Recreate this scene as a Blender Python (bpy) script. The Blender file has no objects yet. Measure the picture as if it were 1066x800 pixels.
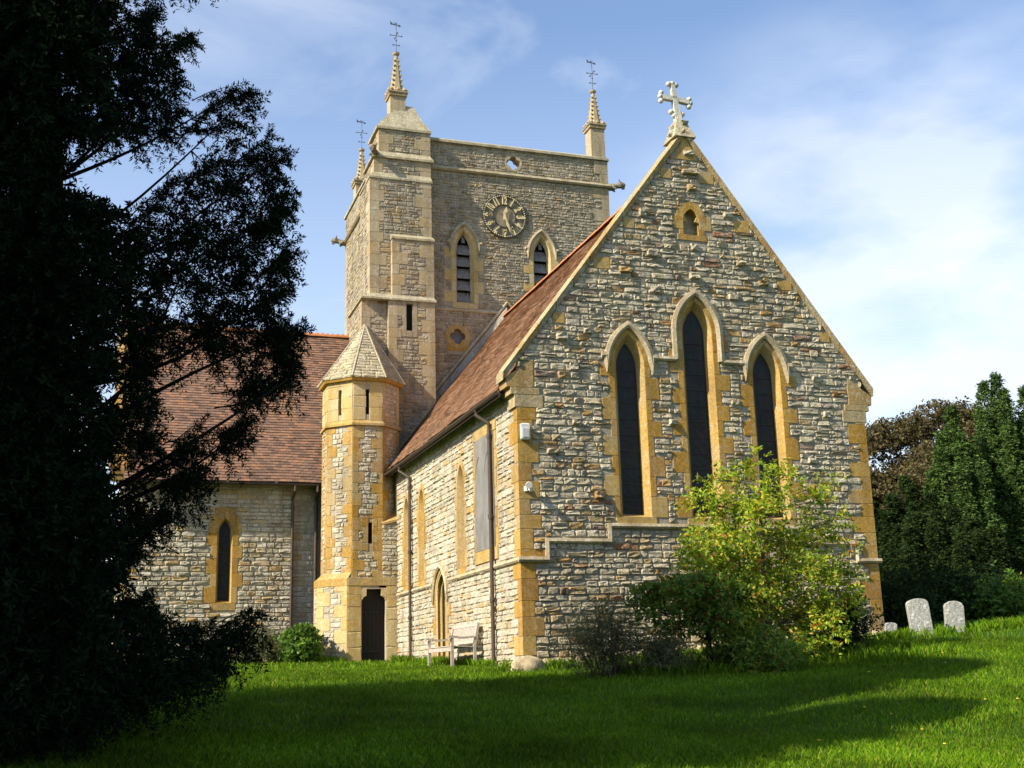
import bpy, bmesh, math, random
import numpy as np
from mathutils import Vector, Matrix

random.seed(7)
scene = bpy.context.scene
COL = scene.collection
# ---------------------------------------------------------------- camera
F_PX = 1247.43
ROWS = [(0.948984, -0.31429566, -0.02544802),
        (-0.04975549, -0.22894647, 0.9721666),
        (0.31137397, 0.92130438, 0.23290447)]
cam_d = bpy.data.cameras.new('camera')
cam = bpy.data.objects.new('camera', cam_d)
COL.objects.link(cam)
R_, U_, F_ = [Vector(r) for r in ROWS]
mw = Matrix((( R_.x, U_.x, -F_.x), (R_.y, U_.y, -F_.y), (R_.z, U_.z, -F_.z)))
cam.matrix_world = mw.to_4x4()
cam_d.sensor_width = 36.0
cam_d.lens = F_PX / 1066 * 36
cam_d.clip_start = 0.1
cam_d.clip_end = 3000
scene.camera = cam

def at(u, v, Y):
    r = R_ * ((u - 533) / F_PX) + U_ * (-(v - 400) / F_PX) + F_
    return r * (Y / r.y)

# ---------------------------------------------------------------- sun, sky, exposure
SUN = Vector((-1.0, -0.26, 0.76)).normalized()       # towards the sun
sl = bpy.data.lights.new('sun', 'SUN'); sl.energy = 5.0; sl.angle = math.radians(0.55)
sl.color = (1.0, 0.90, 0.72)
so = bpy.data.objects.new('sun', sl); COL.objects.link(so)
so.rotation_euler = SUN.to_track_quat('Z', 'Y').to_euler()
world = bpy.data.worlds.new('World'); scene.world = world; world.use_nodes = True
nt = world.node_tree; N = nt.nodes; L = nt.links
bg = N['Background']
sky = N.new('ShaderNodeTexSky'); sky.sky_type = 'NISHITA'; sky.sun_disc = False
sky.sun_elevation = math.asin(SUN.z); sky.sun_rotation = math.atan2(SUN.x, SUN.y)
sky.air_density = 1.0; sky.dust_density = 0.8; sky.ozone_density = 1.5
tc = N.new('ShaderNodeTexCoord')
mp = N.new('ShaderNodeMapping'); mp.inputs['Scale'].default_value = (1.0, 1.0, 2.4)
mp.inputs['Rotation'].default_value = (0.25, 0.35, 0.4); mp.inputs['Location'].default_value = (3.1, 1.7, 0.4)
L.new(tc.outputs['Generated'], mp.inputs['Vector'])
n1 = N.new('ShaderNodeTexNoise'); n1.inputs['Scale'].default_value = 2.6; n1.inputs['Detail'].default_value = 7
n1.inputs['Roughness'].default_value = 0.55; n1.inputs['Distortion'].default_value = 0.5
L.new(mp.outputs['Vector'], n1.inputs['Vector'])
r1 = N.new('ShaderNodeValToRGB'); r1.color_ramp.elements[0].position = 0.54; r1.color_ramp.elements[1].position = 0.80
L.new(n1.outputs['Fac'], r1.inputs['Fac'])
# broad cloud bank low towards the north-west (right of the gable)
vd = N.new('ShaderNodeVectorMath'); vd.operation = 'DOT_PRODUCT'
bank = at(960, 330, 50).normalized(); vd.inputs[1].default_value = tuple(bank)
L.new(tc.outputs['Generated'], vd.inputs[0])
mr = N.new('ShaderNodeMapRange'); mr.inputs['From Min'].default_value = 0.955; mr.inputs['From Max'].default_value = 1.0
mr.inputs['To Min'].default_value = 0.0; mr.inputs['To Max'].default_value = 0.48; mr.interpolation_type = 'SMOOTHSTEP'
L.new(vd.outputs['Value'], mr.inputs['Value'])
n2 = N.new('ShaderNodeTexNoise'); n2.inputs['Scale'].default_value = 5; n2.inputs['Detail'].default_value = 6
L.new(mp.outputs['Vector'], n2.inputs['Vector'])
mul = N.new('ShaderNodeMath'); mul.operation = 'MULTIPLY_ADD'
mm2 = N.new('ShaderNodeMapRange'); mm2.inputs['From Min'].default_value = 0.40; mm2.inputs['From Max'].default_value = 0.58
L.new(n2.outputs['Fac'], mm2.inputs['Value'])
L.new(mr.outputs['Result'], mul.inputs[0]); L.new(mm2.outputs['Result'], mul.inputs[1])
m3 = N.new('ShaderNodeMath'); m3.operation = 'MULTIPLY'; m3.inputs[1].default_value = 0.62
L.new(r1.outputs['Color'], m3.inputs[0]); L.new(m3.outputs[0], mul.inputs[2])
# horizon haze
sx = N.new('ShaderNodeSeparateXYZ'); L.new(tc.outputs['Generated'], sx.inputs[0])
hz = N.new('ShaderNodeMapRange'); hz.inputs['From Min'].default_value = 0.5; hz.inputs['From Max'].default_value = 0.0
hz.inputs['To Min'].default_value = 0.02; hz.inputs['To Max'].default_value = 0.62
L.new(sx.outputs['Z'], hz.inputs['Value'])
ad = N.new('ShaderNodeMath'); ad.operation = 'ADD'; ad.use_clamp = True
L.new(mul.outputs[0], ad.inputs[0]); L.new(hz.outputs['Result'], ad.inputs[1])
mx = N.new('ShaderNodeMixRGB'); mx.inputs['Color2'].default_value = (5.4, 5.7, 6.3, 1)
skt = N.new('ShaderNodeMixRGB'); skt.blend_type = 'MULTIPLY'; skt.inputs[0].default_value = 1
skt.inputs[2].default_value = (1.12, 1.16, 1.22, 1)
L.new(sky.outputs['Color'], skt.inputs[1])
L.new(ad.outputs[0], mx.inputs['Fac']); L.new(skt.outputs[0], mx.inputs['Color1'])
L.new(mx.outputs[0], bg.inputs['Color'])
bg.inputs['Strength'].default_value = 0.105
scene.view_settings.view_transform = 'Standard'; scene.view_settings.look = 'None'
scene.view_settings.exposure = 0.92; scene.view_settings.gamma = 1.0

# ---------------------------------------------------------------- helpers
class MB:
    def __init__(s): s.v = []; s.f = []
    def add(s, vs, fs):
        b = len(s.v); s.v.extend([tuple(p) for p in vs]); s.f.extend([tuple(b + i for i in f) for f in fs])

def tag(o, label=None, cat=None, group=None, kind=None):
    if label: o['label'] = label
    if cat: o['category'] = cat
    if group: o['group'] = group
    if kind: o['kind'] = kind
    return o

def thing(name, label, cat, loc=(0, 0, 0), group=None):
    o = bpy.data.objects.new(name, None); COL.objects.link(o); o.location = loc
    o.empty_display_size = 0.3
    o['org'] = tuple(loc)
    return tag(o, label, cat, group)

def root_org(p):
    while p.parent: p = p.parent
    return Vector(p.location)

def link_mesh(name, me, mat, parent):
    o = bpy.data.objects.new(name, me); COL.objects.link(o)
    if mat: me.materials.append(mat)
    if parent: o.parent = parent
    return o

def obj(name, mb, mat, parent=None, smooth=False, recalc=False):
    off = root_org(parent) if parent else Vector((0, 0, 0))
    me = bpy.data.meshes.new(name)
    vs = [(x - off.x, y - off.y, z - off.z) for x, y, z in mb.v]
    me.from_pydata(vs, [], mb.f); me.update()
    if recalc:
        bm = bmesh.new(); bm.from_mesh(me); bmesh.ops.recalc_face_normals(bm, faces=bm.faces); bm.to_mesh(me); bm.free()
    if smooth: me.polygons.foreach_set('use_smooth', [True] * len(me.polygons))
    return link_mesh(name, me, mat, parent)

def np_mesh(name, V, nper, mat, parent=None, smooth=False):
    """V: (n*nper,3) array; every nper verts is one polygon"""
    off = np.array(root_org(parent)) if parent else np.zeros(3)
    V = np.asarray(V, dtype=np.float32) - off.astype(np.float32)
    nv = len(V); nf = nv // nper
    me = bpy.data.meshes.new(name)
    me.vertices.add(nv); me.vertices.foreach_set('co', V.ravel())
    me.loops.add(nv); me.loops.foreach_set('vertex_index', np.arange(nv, dtype=np.int32))
    me.polygons.add(nf); me.polygons.foreach_set('loop_start', np.arange(0, nv, nper, dtype=np.int32))
    me.update(calc_edges=True); me.validate()
    return link_mesh(name, me, mat, parent)

class Fr:
    """plane frame: point = O + u*U + v*V + d*N"""
    def __init__(s, O, U, V=(0, 0, 1)):
        s.O = Vector(O); s.U = Vector(U).normalized(); s.V = Vector(V).normalized(); s.N = s.U.cross(s.V).normalized()
    def p(s, u, v, d=0): return s.O + s.U * u + s.V * v + s.N * d
def FE(Y): return Fr((0, Y, 0), (1, 0, 0))          # faces east (towards camera), u = X
def FS(X): return Fr((X, 0, 0), (0, -1, 0))         # faces south, u = -Y

def spans(poly, v):
    xs = []
    n = len(poly)
    for i in range(n):
        (x0, y0), (x1, y1) = poly[i], poly[(i + 1) % n]
        if (y0 <= v) != (y1 <= v):
            xs.append(x0 + (v - y0) / (y1 - y0) * (x1 - x0))
    xs.sort()
    return [(xs[i], xs[i + 1]) for i in range(0, len(xs) - 1, 2)]
def inter(A, B):
    return [(max(a, c), min(b, d)) for a, b in A for c, d in B if min(b, d) > max(a, c)]
def sub(A, B):
    for c, d in B:
        out = []
        for a, b in A:
            if d <= a or c >= b: out.append((a, b))
            else:
                if c > a: out.append((a, c))
                if d < b: out.append((d, b))
        A = out
    return A

def row_spans(outers, holes, v0, v1):
    e = (v1 - v0) * 0.1
    res = []
    for poly in outers:
        s = inter(inter(spans(poly, v0 + e), spans(poly, v1 - e)), spans(poly, (v0 + v1) / 2))
        res += s
    for h in holes:
        for vv in (v0 + e, (v0 + v1) / 2, v1 - e):
            res = sub(res, spans(h, vv))
    return res

def lump(mb, fr, u0, u1, v0, v1, pr, rng, d0=0.001, jit=0.3, res=4):
    """one rough stone: rounded pillow with an uneven face"""
    w = u1 - u0; h = v1 - v0
    if res == 4:
        S = [0, .1, .5, .9, 1]; T = [0, .16, .5, .84, 1]
    else:
        S, T = ([0, .025, .975, 1], [0, .035, .965, 1]) if pr < .016 else ([0, .08, .92, 1], [0, .14, .86, 1])
    tu = rng.uniform(-1, 1) * pr * jit; tv = rng.uniform(-1, 1) * pr * jit
    vs = []; ns = len(S); ntt = len(T)
    for j, t in enumerate(T):
        for i, s_ in enumerate(S):
            edge = i in (0, ns - 1) or j in (0, ntt - 1)
            a = u0 + s_ * w; b = v0 + t * h
            if edge:
                d = d0 - 0.004
                if (i in (0, ns - 1)) and (j in (0, ntt - 1)):
                    a += (0.5 - s_) * w * 0.10; b += (0.5 - t) * h * 0.16
            else:
                d = pr + rng.uniform(-1, 1) * pr * jit + tu * (s_ - .5) * 2 + tv * (t - .5) * 2
                a += rng.uniform(-1, 1) * w * .05; b += rng.uniform(-1, 1) * h * .07
            vs.append(fr.p(a, b, d))
    fs = [(j * ns + i, j * ns + i + 1, (j + 1) * ns + i + 1, (j + 1) * ns + i) for j in range(ntt - 1) for i in range(ns - 1)]
    mb.add(vs, fs)

def stones(mb, fr, outers, holes, seed=1, course=(.09, .19), length=(.14, .46), prot=(.012, .04), gap=.010,
           jit=.35, wob=.006, v0=None, v1=None, res=4, merge=0.12):
    rng = random.Random(seed)
    lo = min(p[1] for po in outers for p in po) if v0 is None else v0
    hi = max(p[1] for po in outers for p in po) if v1 is None else v1
    v = lo
    while v < hi - 0.02:
        h = rng.uniform(*course)
        if v + h > hi: h = hi - v
        if h < .03: break
        for a, b in row_spans(outers, holes, v, v + h):
            if b - a < .04: continue
            u = a
            while u < b - 1e-4:
                w = rng.uniform(*length)
                if rng.random() < .12: w *= 1.5
                if u + w > b - length[0] * .6: w = b - u
                p = rng.uniform(*prot)
                if w > .12 and h > course[0] * 1.5 and rng.random() < merge:      # split into two thin ones
                    m = v + h * rng.uniform(.4, .6)
                    lump(mb, fr, u + gap / 2, u + w - gap / 2, v + gap / 2, m - gap / 2, p, rng, jit=jit, res=res)
                    lump(mb, fr, u + gap / 2, u + w - gap / 2, m + gap / 2, v + h - gap / 2, rng.uniform(*prot), rng, jit=jit, res=res)
                else:
                    y0 = v + gap / 2 + rng.uniform(-wob, wob); y1 = v + h - gap / 2 + rng.uniform(-wob, wob)
                    lump(mb, fr, u + gap / 2, u + w - gap / 2, y0, y1, p, rng, jit=jit, res=res)
                u += w
        v += h

def slab(mb, fr, pts, d0, d1, bev=.008):
    """bevelled block from a 2D polygon (counter-clockwise), front at d1"""
    n = len(pts); cu = sum(p[0] for p in pts) / n; cv = sum(p[1] for p in pts) / n
    r = max(.02, sum(math.hypot(p[0] - cu, p[1] - cv) for p in pts) / n); k = 1 - min(.4, bev / r * 1.3)
    A = [fr.p(u, v, d0) for u, v in pts]; B = [fr.p(u, v, d1 - bev) for u, v in pts]
    Cc = [fr.p(cu + (u - cu) * k, cv + (v - cv) * k, d1) for u, v in pts]
    fs = [tuple(range(2 * n, 3 * n))] + [tuple(range(n))[::-1]]
    for i in range(n):
        j = (i + 1) % n
        fs.append((i, j, n + j, n + i)); fs.append((n + i, n + j, 2 * n + j, 2 * n + i))
    mb.add(A + B + Cc, fs)
def rect(u0, u1, v0, v1): return [(u0, v0), (u1, v0), (u1, v1), (u0, v1)]

def box(mb, x0, x1, y0, y1, z0, z1, bev=0):
    if bev:
        b = bev; vs = []
        for (X0, X1, Y0, Y1, z) in ((x0 + b, x1 - b, y0 + b, y1 - b, z0), (x0, x1, y0, y1, z0 + b), (x0, x1, y0, y1, z1 - b), (x0 + b, x1 - b, y0 + b, y1 - b, z1)):
            vs += [(X0, Y0, z), (X1, Y0, z), (X1, Y1, z), (X0, Y1, z)]
        fs = [(3, 2, 1, 0), (12, 13, 14, 15)]
        for k in range(3):
            for i in range(4):
                j = (i + 1) % 4; fs.append((k * 4 + i, k * 4 + j, k * 4 + 4 + j, k * 4 + 4 + i))
        mb.add(vs, fs); return
    mb.add([(x0, y0, z0), (x1, y0, z0), (x1, y1, z0), (x0, y1, z0), (x0, y0, z1), (x1, y0, z1), (x1, y1, z1), (x0, y1, z1)],
           [(3, 2, 1, 0), (4, 5, 6, 7), (0, 1, 5, 4), (1, 2, 6, 5), (2, 3, 7, 6), (3, 0, 4, 7)])

def frustum(mb, cx, cy, z0, z1, w0, d0, w1, d1, cx1=None, cy1=None):
    cx1 = cx if cx1 is None else cx1; cy1 = cy if cy1 is None else cy1
    vs = [(cx + sx * w0 / 2, cy + sy * d0 / 2, z0) for sx, sy in ((-1, -1), (1, -1), (1, 1), (-1, 1))]
    vs += [(cx1 + sx * w1 / 2, cy1 + sy * d1 / 2, z1) for sx, sy in ((-1, -1), (1, -1), (1, 1), (-1, 1))]
    mb.add(vs, [(3, 2, 1, 0), (4, 5, 6, 7), (0, 1, 5, 4), (1, 2, 6, 5), (2, 3, 7, 6), (3, 0, 4, 7)])

def tube(mb, pts, radii, seg=8, cap=True):
    pts = [Vector(p) for p in pts]; n = len(pts)
    if not hasattr(radii, '__len__'): radii = [radii] * n
    up = Vector((0.13, 0.21, 1)).normalized(); vs = []
    for i, p in enumerate(pts):
        t = (pts[min(i + 1, n - 1)] - pts[max(i - 1, 0)])
        t = t.normalized() if t.length > 1e-9 else Vector((0, 0, 1))
        a = up.cross(t)
        if a.length < .05: a = Vector((1, 0.1, 0)).cross(t)
        a.normalize(); b = t.cross(a)
        for k in range(seg):
            th = 2 * math.pi * k / seg
            vs.append(p + (a * math.cos(th) + b * math.sin(th)) * radii[i])
    fs = []
    for i in range(n - 1):
        for k in range(seg):
            k2 = (k + 1) % seg
            fs.append((i * seg + k, i * seg + k2, (i + 1) * seg + k2, (i + 1) * seg + k))
    if cap: fs.append(tuple(range(seg))[::-1]); fs.append(tuple((n - 1) * seg + k for k in range(seg)))
    mb.add(vs, fs)

def lathe(mb, c, prof, seg=8, rot=0):
    vs = []
    for r, z in prof:
        for k in range(seg):
            th = rot + 2 * math.pi * k / seg; vs.append((c[0] + r * math.cos(th), c[1] + r * math.sin(th), c[2] + z))
    n = len(prof); fs = [tuple(range(seg))[::-1], tuple((n - 1) * seg + k for k in range(seg))]
    for i in range(n - 1):
        for k in range(seg):
            k2 = (k + 1) % seg; fs.append((i * seg + k, i * seg + k2, (i + 1) * seg + k2, (i + 1) * seg + k))
    mb.add(vs, fs)

def wallface(mb, fr, outer, holes, d=0.0, reveal=None):
    """flat face with holes (mortar bed); reveal = depth of the hole sides"""
    bm = bmesh.new()
    edges = []
    for poly in [outer] + holes:
        vs = [bm.verts.new(fr.p(u, v, d)) for u, v in poly]
        edges += [bm.edges.new((vs[i], vs[(i + 1) % len(vs)])) for i in range(len(vs))]
    bmesh.ops.triangle_fill(bm, use_beauty=True, use_dissolve=False, edges=edges, normal=fr.N)
    bm.verts.index_update()
    vs = [v.co.copy() for v in bm.verts]; fs = [tuple(v.index for v in f.verts) for f in bm.faces]
    mb.add(vs, fs); bm.free()
    if reveal:
        for poly in holes:
            n = len(poly)
            A = [fr.p(u, v, d) for u, v in poly] + [fr.p(u, v, d - reveal) for u, v in poly]
            mb.add(A, [(i, (i + 1) % n, n + (i + 1) % n, n + i) for i in range(n)])

def arch_pts(c, hw, zs, rise, n=9, off=0.0):
    """right springing -> apex -> left springing; two-centred arch; off enlarges concentrically"""
    R = (hw * hw + rise * rise) / (2 * hw)
    cxr = c + hw - R; Ro = R + off
    a1 = math.acos(max(-1, min(1, (R - hw) / Ro)))
    pr = [(cxr + Ro * math.cos(a1 * i / n), zs + Ro * math.sin(a1 * i / n)) for i in range(n + 1)]
    pl = [(2 * c - x, z) for x, z in pr[::-1]]
    return pr + pl[1:]
def lancet(c, hw, z0, zs, rise, off=0.0, zoff=None):
    zo = off if zoff is None else zoff
    return [(c - hw - off, z0 - zo), (c + hw + off, z0 - zo)] + arch_pts(c, hw, zs, rise, off=off)

# ---------------------------------------------------------------- materials
def new_mat(name):
    m = bpy.data.materials.new(name); m.use_nodes = True
    return m, m.node_tree.nodes, m.node_tree.links, m.node_tree.nodes['Principled BSDF']
def ramp(Nn, stops, const=False):
    r = Nn.new('ShaderNodeValToRGB'); cr = r.color_ramp
    if const: cr.interpolation = 'CONSTANT'
    cr.elements[0].position = stops[0][0]; cr.elements[0].color = (*stops[0][1], 1)
    cr.elements[1].position = stops[-1][0]; cr.elements[1].color = (*stops[-1][1], 1)
    for p, c in stops[1:-1]:
        e = cr.elements.new(p); e.color = (*c, 1)
    return r
def noise(Nn, Ll, scale, detail=4, rough=.55, vec=None, sc=None):
    n = Nn.new('ShaderNodeTexNoise'); n.inputs['Scale'].default_value = scale
    n.inputs['Detail'].default_value = detail; n.inputs['Roughness'].default_value = rough
    t = Nn.new('ShaderNodeTexCoord')
    if sc:
        mp_ = Nn.new('ShaderNodeMapping'); mp_.inputs['Scale'].default_value = sc
        Ll.new(t.outputs['Object'], mp_.inputs['Vector']); Ll.new(mp_.outputs['Vector'], n.inputs['Vector'])
    else: Ll.new(t.outputs['Object'], n.inputs['Vector'])
    return n
def mix(Nn, Ll, a, b, fac, mode='MIX'):
    m = Nn.new('ShaderNodeMixRGB'); m.blend_type = mode
    for k, val in ((0, fac), (1, a), (2, b)):
        if isinstance(val, (int, float)): m.inputs[k].default_value = val
        elif isinstance(val, tuple): m.inputs[k].default_value = (*val, 1)
        else: Ll.new(val, m.inputs[k])
    return m.outputs[0]
def maprange(Nn, Ll, src, a, b, c=0.0, d=1.0):
    m = Nn.new('ShaderNodeMapRange')
    for k, val in zip(('From Min', 'From Max', 'To Min', 'To Max'), (a, b, c, d)): m.inputs[k].default_value = val
    Ll.new(src, m.inputs['Value']); return m.outputs['Result']
def bump(Nn, Ll, bsdf, src, strength, dist):
    b = Nn.new('ShaderNodeBump'); b.inputs['Strength'].default_value = strength; b.inputs['Distance'].default_value = dist
    Ll.new(src, b.inputs['Height']); Ll.new(b.outputs['Normal'], bsdf.inputs['Normal'])

def stone_mat(name, stops, lichen=(.55, .54, .50), lich=.25, stain=(.30, .17, .05), stn=.2, bumpd=.02, bs=22, dark=.35):
    m, Nn, Ll, b = new_mat(name)
    g = Nn.new('ShaderNodeNewGeometry')
    r = ramp(Nn, stops); Ll.new(g.outputs['Random Per Island'], r.inputs['Fac'])
    c = r.outputs['Color']
    n1 = noise(Nn, Ll, .8, 4); c = mix(Nn, Ll, c, stain, mix(Nn, Ll, (0, 0, 0), (stn, stn, stn), maprange(Nn, Ll, n1.outputs['Fac'], .52, .72)))
    n2 = noise(Nn, Ll, 9, 6, .65); c = mix(Nn, Ll, c, lichen, maprange(Nn, Ll, n2.outputs['Fac'], .54, .66, 0, lich * 2))
    ns = noise(Nn, Ll, 1.0, 5, .6, sc=(3.2, 3.2, .45)); c = mix(Nn, Ll, c, maprange(Nn, Ll, ns.outputs['Fac'], .42, .68, 1.06, .72), 1.0, 'MULTIPLY')
    n3 = noise(Nn, Ll, 26, 6, .7); f = maprange(Nn, Ll, n3.outputs['Fac'], .35, .62, 1 - dark, 1.12)
    c = mix(Nn, Ll, c, f, 1.0, 'MULTIPLY')
    Ll.new(c, b.inputs['Base Color']); b.inputs['Roughness'].default_value = .92
    b.inputs['Specular IOR Level'].default_value = .2
    nb = noise(Nn, Ll, bs, 8, .68); bump(Nn, Ll, b, nb.outputs['Fac'], 1.0, bumpd)
    return m
M = {}
M['rubble'] = stone_mat('grey_rubble', [(0, (.34, .29, .20)), (.25, (.45, .39, .275)), (.5, (.53, .47, .345)), (.74, (.48, .405, .26)), (.86, (.38, .29, .16)), (.93, (.42, .27, .10)), (.97, (.26, .13, .07)), (1, (.34, .31, .26))], lich=.35, bumpd=.03, dark=.5)
M['rubble_s'] = stone_mat('cream_rubble', [(0, (.38, .33, .24)), (.4, (.48, .43, .33)), (.75, (.53, .48, .38)), (.93, (.46, .35, .19)), (1, (.42, .28, .11))], lich=.3, bumpd=.03, stn=.15)
M['rubble_t'] = stone_mat('buff_rubble', [(0, (.24, .20, .14)), (.4, (.33, .28, .20)), (.8, (.39, .335, .24)), (.93, (.37, .28, .15)), (1, (.26, .17, .09))], lich=.2, bumpd=.025, dark=.4)
M['ochre'] = stone_mat('ochre_ashlar', [(0, (.36, .20, .035)), (.45, (.42, .25, .055)), (.75, (.42, .30, .12)), (1, (.34, .18, .04))], lich=.2, lichen=(.46, .42, .32), stain=(.36, .32, .22), stn=.7, bumpd=.008, bs=40, dark=.38)
M['cream'] = stone_mat('cream_ashlar', [(0, (.44, .31, .11)), (.5, (.48, .38, .20)), (.8, (.46, .35, .17)), (1, (.44, .28, .08))], lich=.18, stn=.3, bumpd=.008, bs=34, dark=.25)
M['buff'] = stone_mat('buff_ashlar', [(0, (.32, .25, .15)), (.5, (.38, .31, .20)), (1, (.36, .27, .14))], lich=.2, stn=.2, bumpd=.01, bs=30, dark=.3)
M['string'] = stone_mat('weathered_moulding', [(0, (.38, .31, .19)), (1, (.42, .35, .23))], lich=.4, lichen=(.55, .52, .42), stn=.3, bumpd=.012, bs=26, dark=.35)
M['cap'] = stone_mat('lichened_capstone', [(0, (.34, .29, .19)), (1, (.42, .37, .26))], lich=.5, lichen=(.52, .49, .33), stain=(.38, .33, .10), stn=.4, bumpd=.02, bs=20, dark=.4)
M['coping'] = stone_mat('ochre_coping_stone', [(0, (.36, .25, .10)), (.5, (.38, .31, .18)), (1, (.34, .22, .08))], lich=.35, lichen=(.50, .47, .36), stn=.3, bumpd=.015, bs=24, dark=.4)
M['cross'] = stone_mat('pale_cross_stone', [(0, (.50, .48, .42)), (1, (.55, .53, .46))], lich=.4, stn=.1, bumpd=.012)
M['mortar'] = stone_mat('lime_mortar', [(0, (.33, .295, .225)), (1, (.33, .295, .225))], lich=.1, stn=.1, bumpd=.02, dark=.4)
M['mortar_s'] = stone_mat('pale_lime_mortar', [(0, (.36, .31, .22)), (1, (.36, .31, .22))], lich=.1, stn=.1, bumpd=.02, dark=.3)
M['weath'] = stone_mat('grey_weathering_stone', [(0, (.26, .24, .20)), (1, (.33, .30, .25))], lich=.25, stn=.2, bumpd=.012, dark=.35)
M['garg'] = stone_mat('dark_weathered_stone', [(0, (.17, .15, .115)), (1, (.22, .19, .14))], lich=.25, stn=.3, bumpd=.02, dark=.4)
M['grave'] = stone_mat('lichened_gravestone', [(0, (.33, .33, .30)), (1, (.38, .38, .35))], lich=.6, lichen=(.70, .70, .66), stain=(.12, .13, .10), stn=.75, bumpd=.016, bs=14, dark=.6)

def tile_mat(name, stops, moss=.2):
    m, Nn, Ll, b = new_mat(name)
    g = Nn.new('ShaderNodeNewGeometry')
    r = ramp(Nn, stops); Ll.new(g.outputs['Random Per Island'], r.inputs['Fac'])
    n2 = noise(Nn, Ll, 1.1, 5, .65)
    c = mix(Nn, Ll, r.outputs['Color'], (.10, .075, .06), maprange(Nn, Ll, n2.outputs['Fac'], .5, .75, 0, moss * 2))
    n3 = noise(Nn, Ll, 7, 6, .7); c = mix(Nn, Ll, c, (.45, .43, .36), maprange(Nn, Ll, n3.outputs['Fac'], .66, .75, 0, .5))
    n4 = noise(Nn, Ll, 60, 4, .7); c = mix(Nn, Ll, c, maprange(Nn, Ll, n4.outputs['Fac'], .3, .7, .75, 1.15), 1.0, 'MULTIPLY')
    Ll.new(c, b.inputs['Base Color']); b.inputs['Roughness'].default_value = .85; b.inputs['Specular IOR Level'].default_value = .25
    bump(Nn, Ll, b, n4.outputs['Fac'], .6, .006)
    return m
M['tile'] = tile_mat('clay_roof_tile', [(0, (.20, .115, .070)), (.4, (.29, .165, .095)), (.8, (.34, .19, .105)), (1, (.22, .14, .095))], .25)
M['tile2'] = tile_mat('brown_clay_tile', [(0, (.11, .068, .050)), (.4, (.18, .105, .075)), (.8, (.235, .135, .090)), (.95, (.28, .14, .075)), (1, (.15, .115, .09))], .3)
M['ridge'] = tile_mat('orange_ridge_tile', [(0, (.40, .15, .05)), (1, (.48, .20, .08))], .05)

def plain(name, col, rough=.6, metal=0, var=.25, sc=12, bd=.002, spec=.4):
    m, Nn, Ll, b = new_mat(name)
    n = noise(Nn, Ll, sc, 5, .6)
    c = mix(Nn, Ll, col, maprange(Nn, Ll, n.outputs['Fac'], .3, .7, 1 - var, 1 + var), 1.0, 'MULTIPLY')
    Ll.new(c, b.inputs['Base Color']); b.inputs['Roughness'].default_value = rough; b.inputs['Metallic'].default_value = metal
    b.inputs['Specular IOR Level'].default_value = spec
    bump(Nn, Ll, b, n.outputs['Fac'], .5, bd)
    return m
M['iron'] = plain('black_iron', (.035, .030, .026), .5)
M['pipe'] = plain('dark_brown_pipe', (.060, .042, .030), .55)
M['lead'] = plain('grey_lead', (.13, .135, .14), .6, sc=5)
M['louvre'] = plain('weathered_louvre', (.16, .145, .14), .8, sc=9, var=.4)
M['void'] = plain('painted_dark_interior', (.006, .005, .005), .9)  # near-black colour stands in for the unlit inside
M['door'] = plain('dark_oak_door', (.012, .007, .005), .7, var=.3)
M['wood'] = plain('silvered_teak', (.36, .31, .26), .85, sc=18, var=.3)
M['board'] = plain('grey_protective_sheet', (.17, .165, .155), .55, sc=2.2, var=.25)
M['white'] = plain('white_plastic', (.62, .61, .55), .5, var=.1)
M['lens'] = plain('frosted_lens', (.45, .46, .44), .25, var=.1)
M['gold'] = plain('faded_gold_paint', (.62, .52, .28), .55, var=.15)
M['vane'] = plain('vane_metal', (.10, .12, .16), .5)
M['bark'] = plain('dark_bark', (.022, .016, .012), .95, sc=7, var=.5, bd=.02, spec=.1)
M['bark2'] = plain('grey_bark', (.075, .06, .045), .95, sc=12, var=.4, bd=.01)

def glass_mat():
    m, Nn, Ll, b = new_mat('leaded_glass')
    t = Nn.new('ShaderNodeTexCoord')
    mp_ = Nn.new('ShaderNodeMapping'); mp_.inputs['Rotation'].default_value = (0, math.radians(45), 0)
    Ll.new(t.outputs['Object'], mp_.inputs['Vector'])
    vo = Nn.new('ShaderNodeTexVoronoi'); vo.inputs['Scale'].default_value = 9; Ll.new(mp_.outputs['Vector'], vo.inputs['Vector'])
    n = noise(Nn, Ll, 3, 3)
    c = mix(Nn, Ll, (.007, .008, .008), (.022, .022, .021), n.outputs['Fac'])
    c = mix(Nn, Ll, c, vo.outputs['Color'], .012)
    Ll.new(c, b.inputs['Base Color']); b.inputs['Roughness'].default_value = .38; b.inputs['Specular IOR Level'].default_value = .14
    bump(Nn, Ll, b, vo.outputs['Distance'], .6, .02)
    return m
M['glass'] = glass_mat()

def leaf_mat(name, stops, trans=.35, rough=.6, spec=.3, nsc=.7, nvar=.35):
    m, Nn, Ll, b = new_mat(name)
    out = Nn['Material Output']
    g = Nn.new('ShaderNodeNewGeometry')
    r = ramp(Nn, stops); Ll.new(g.outputs['Random Per Island'], r.inputs['Fac'])
    n = noise(Nn, Ll, nsc, 3)
    c = mix(Nn, Ll, r.outputs['Color'], maprange(Nn, Ll, n.outputs['Fac'], .3, .7, 1 - nvar, 1 + nvar), 1.0, 'MULTIPLY')
    Ll.new(c, b.inputs['Base Color']); b.inputs['Roughness'].default_value = rough; b.inputs['Specular IOR Level'].default_value = spec
    if trans:
        tr = Nn.new('ShaderNodeBsdfTranslucent'); Ll.new(c, tr.inputs['Color'])
        ms = Nn.new('ShaderNodeMixShader'); ms.inputs[0].default_value = trans
        Ll.new(b.outputs[0], ms.inputs[1]); Ll.new(tr.outputs[0], ms.inputs[2]); Ll.new(ms.outputs[0], out.inputs['Surface'])
    return m
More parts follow.
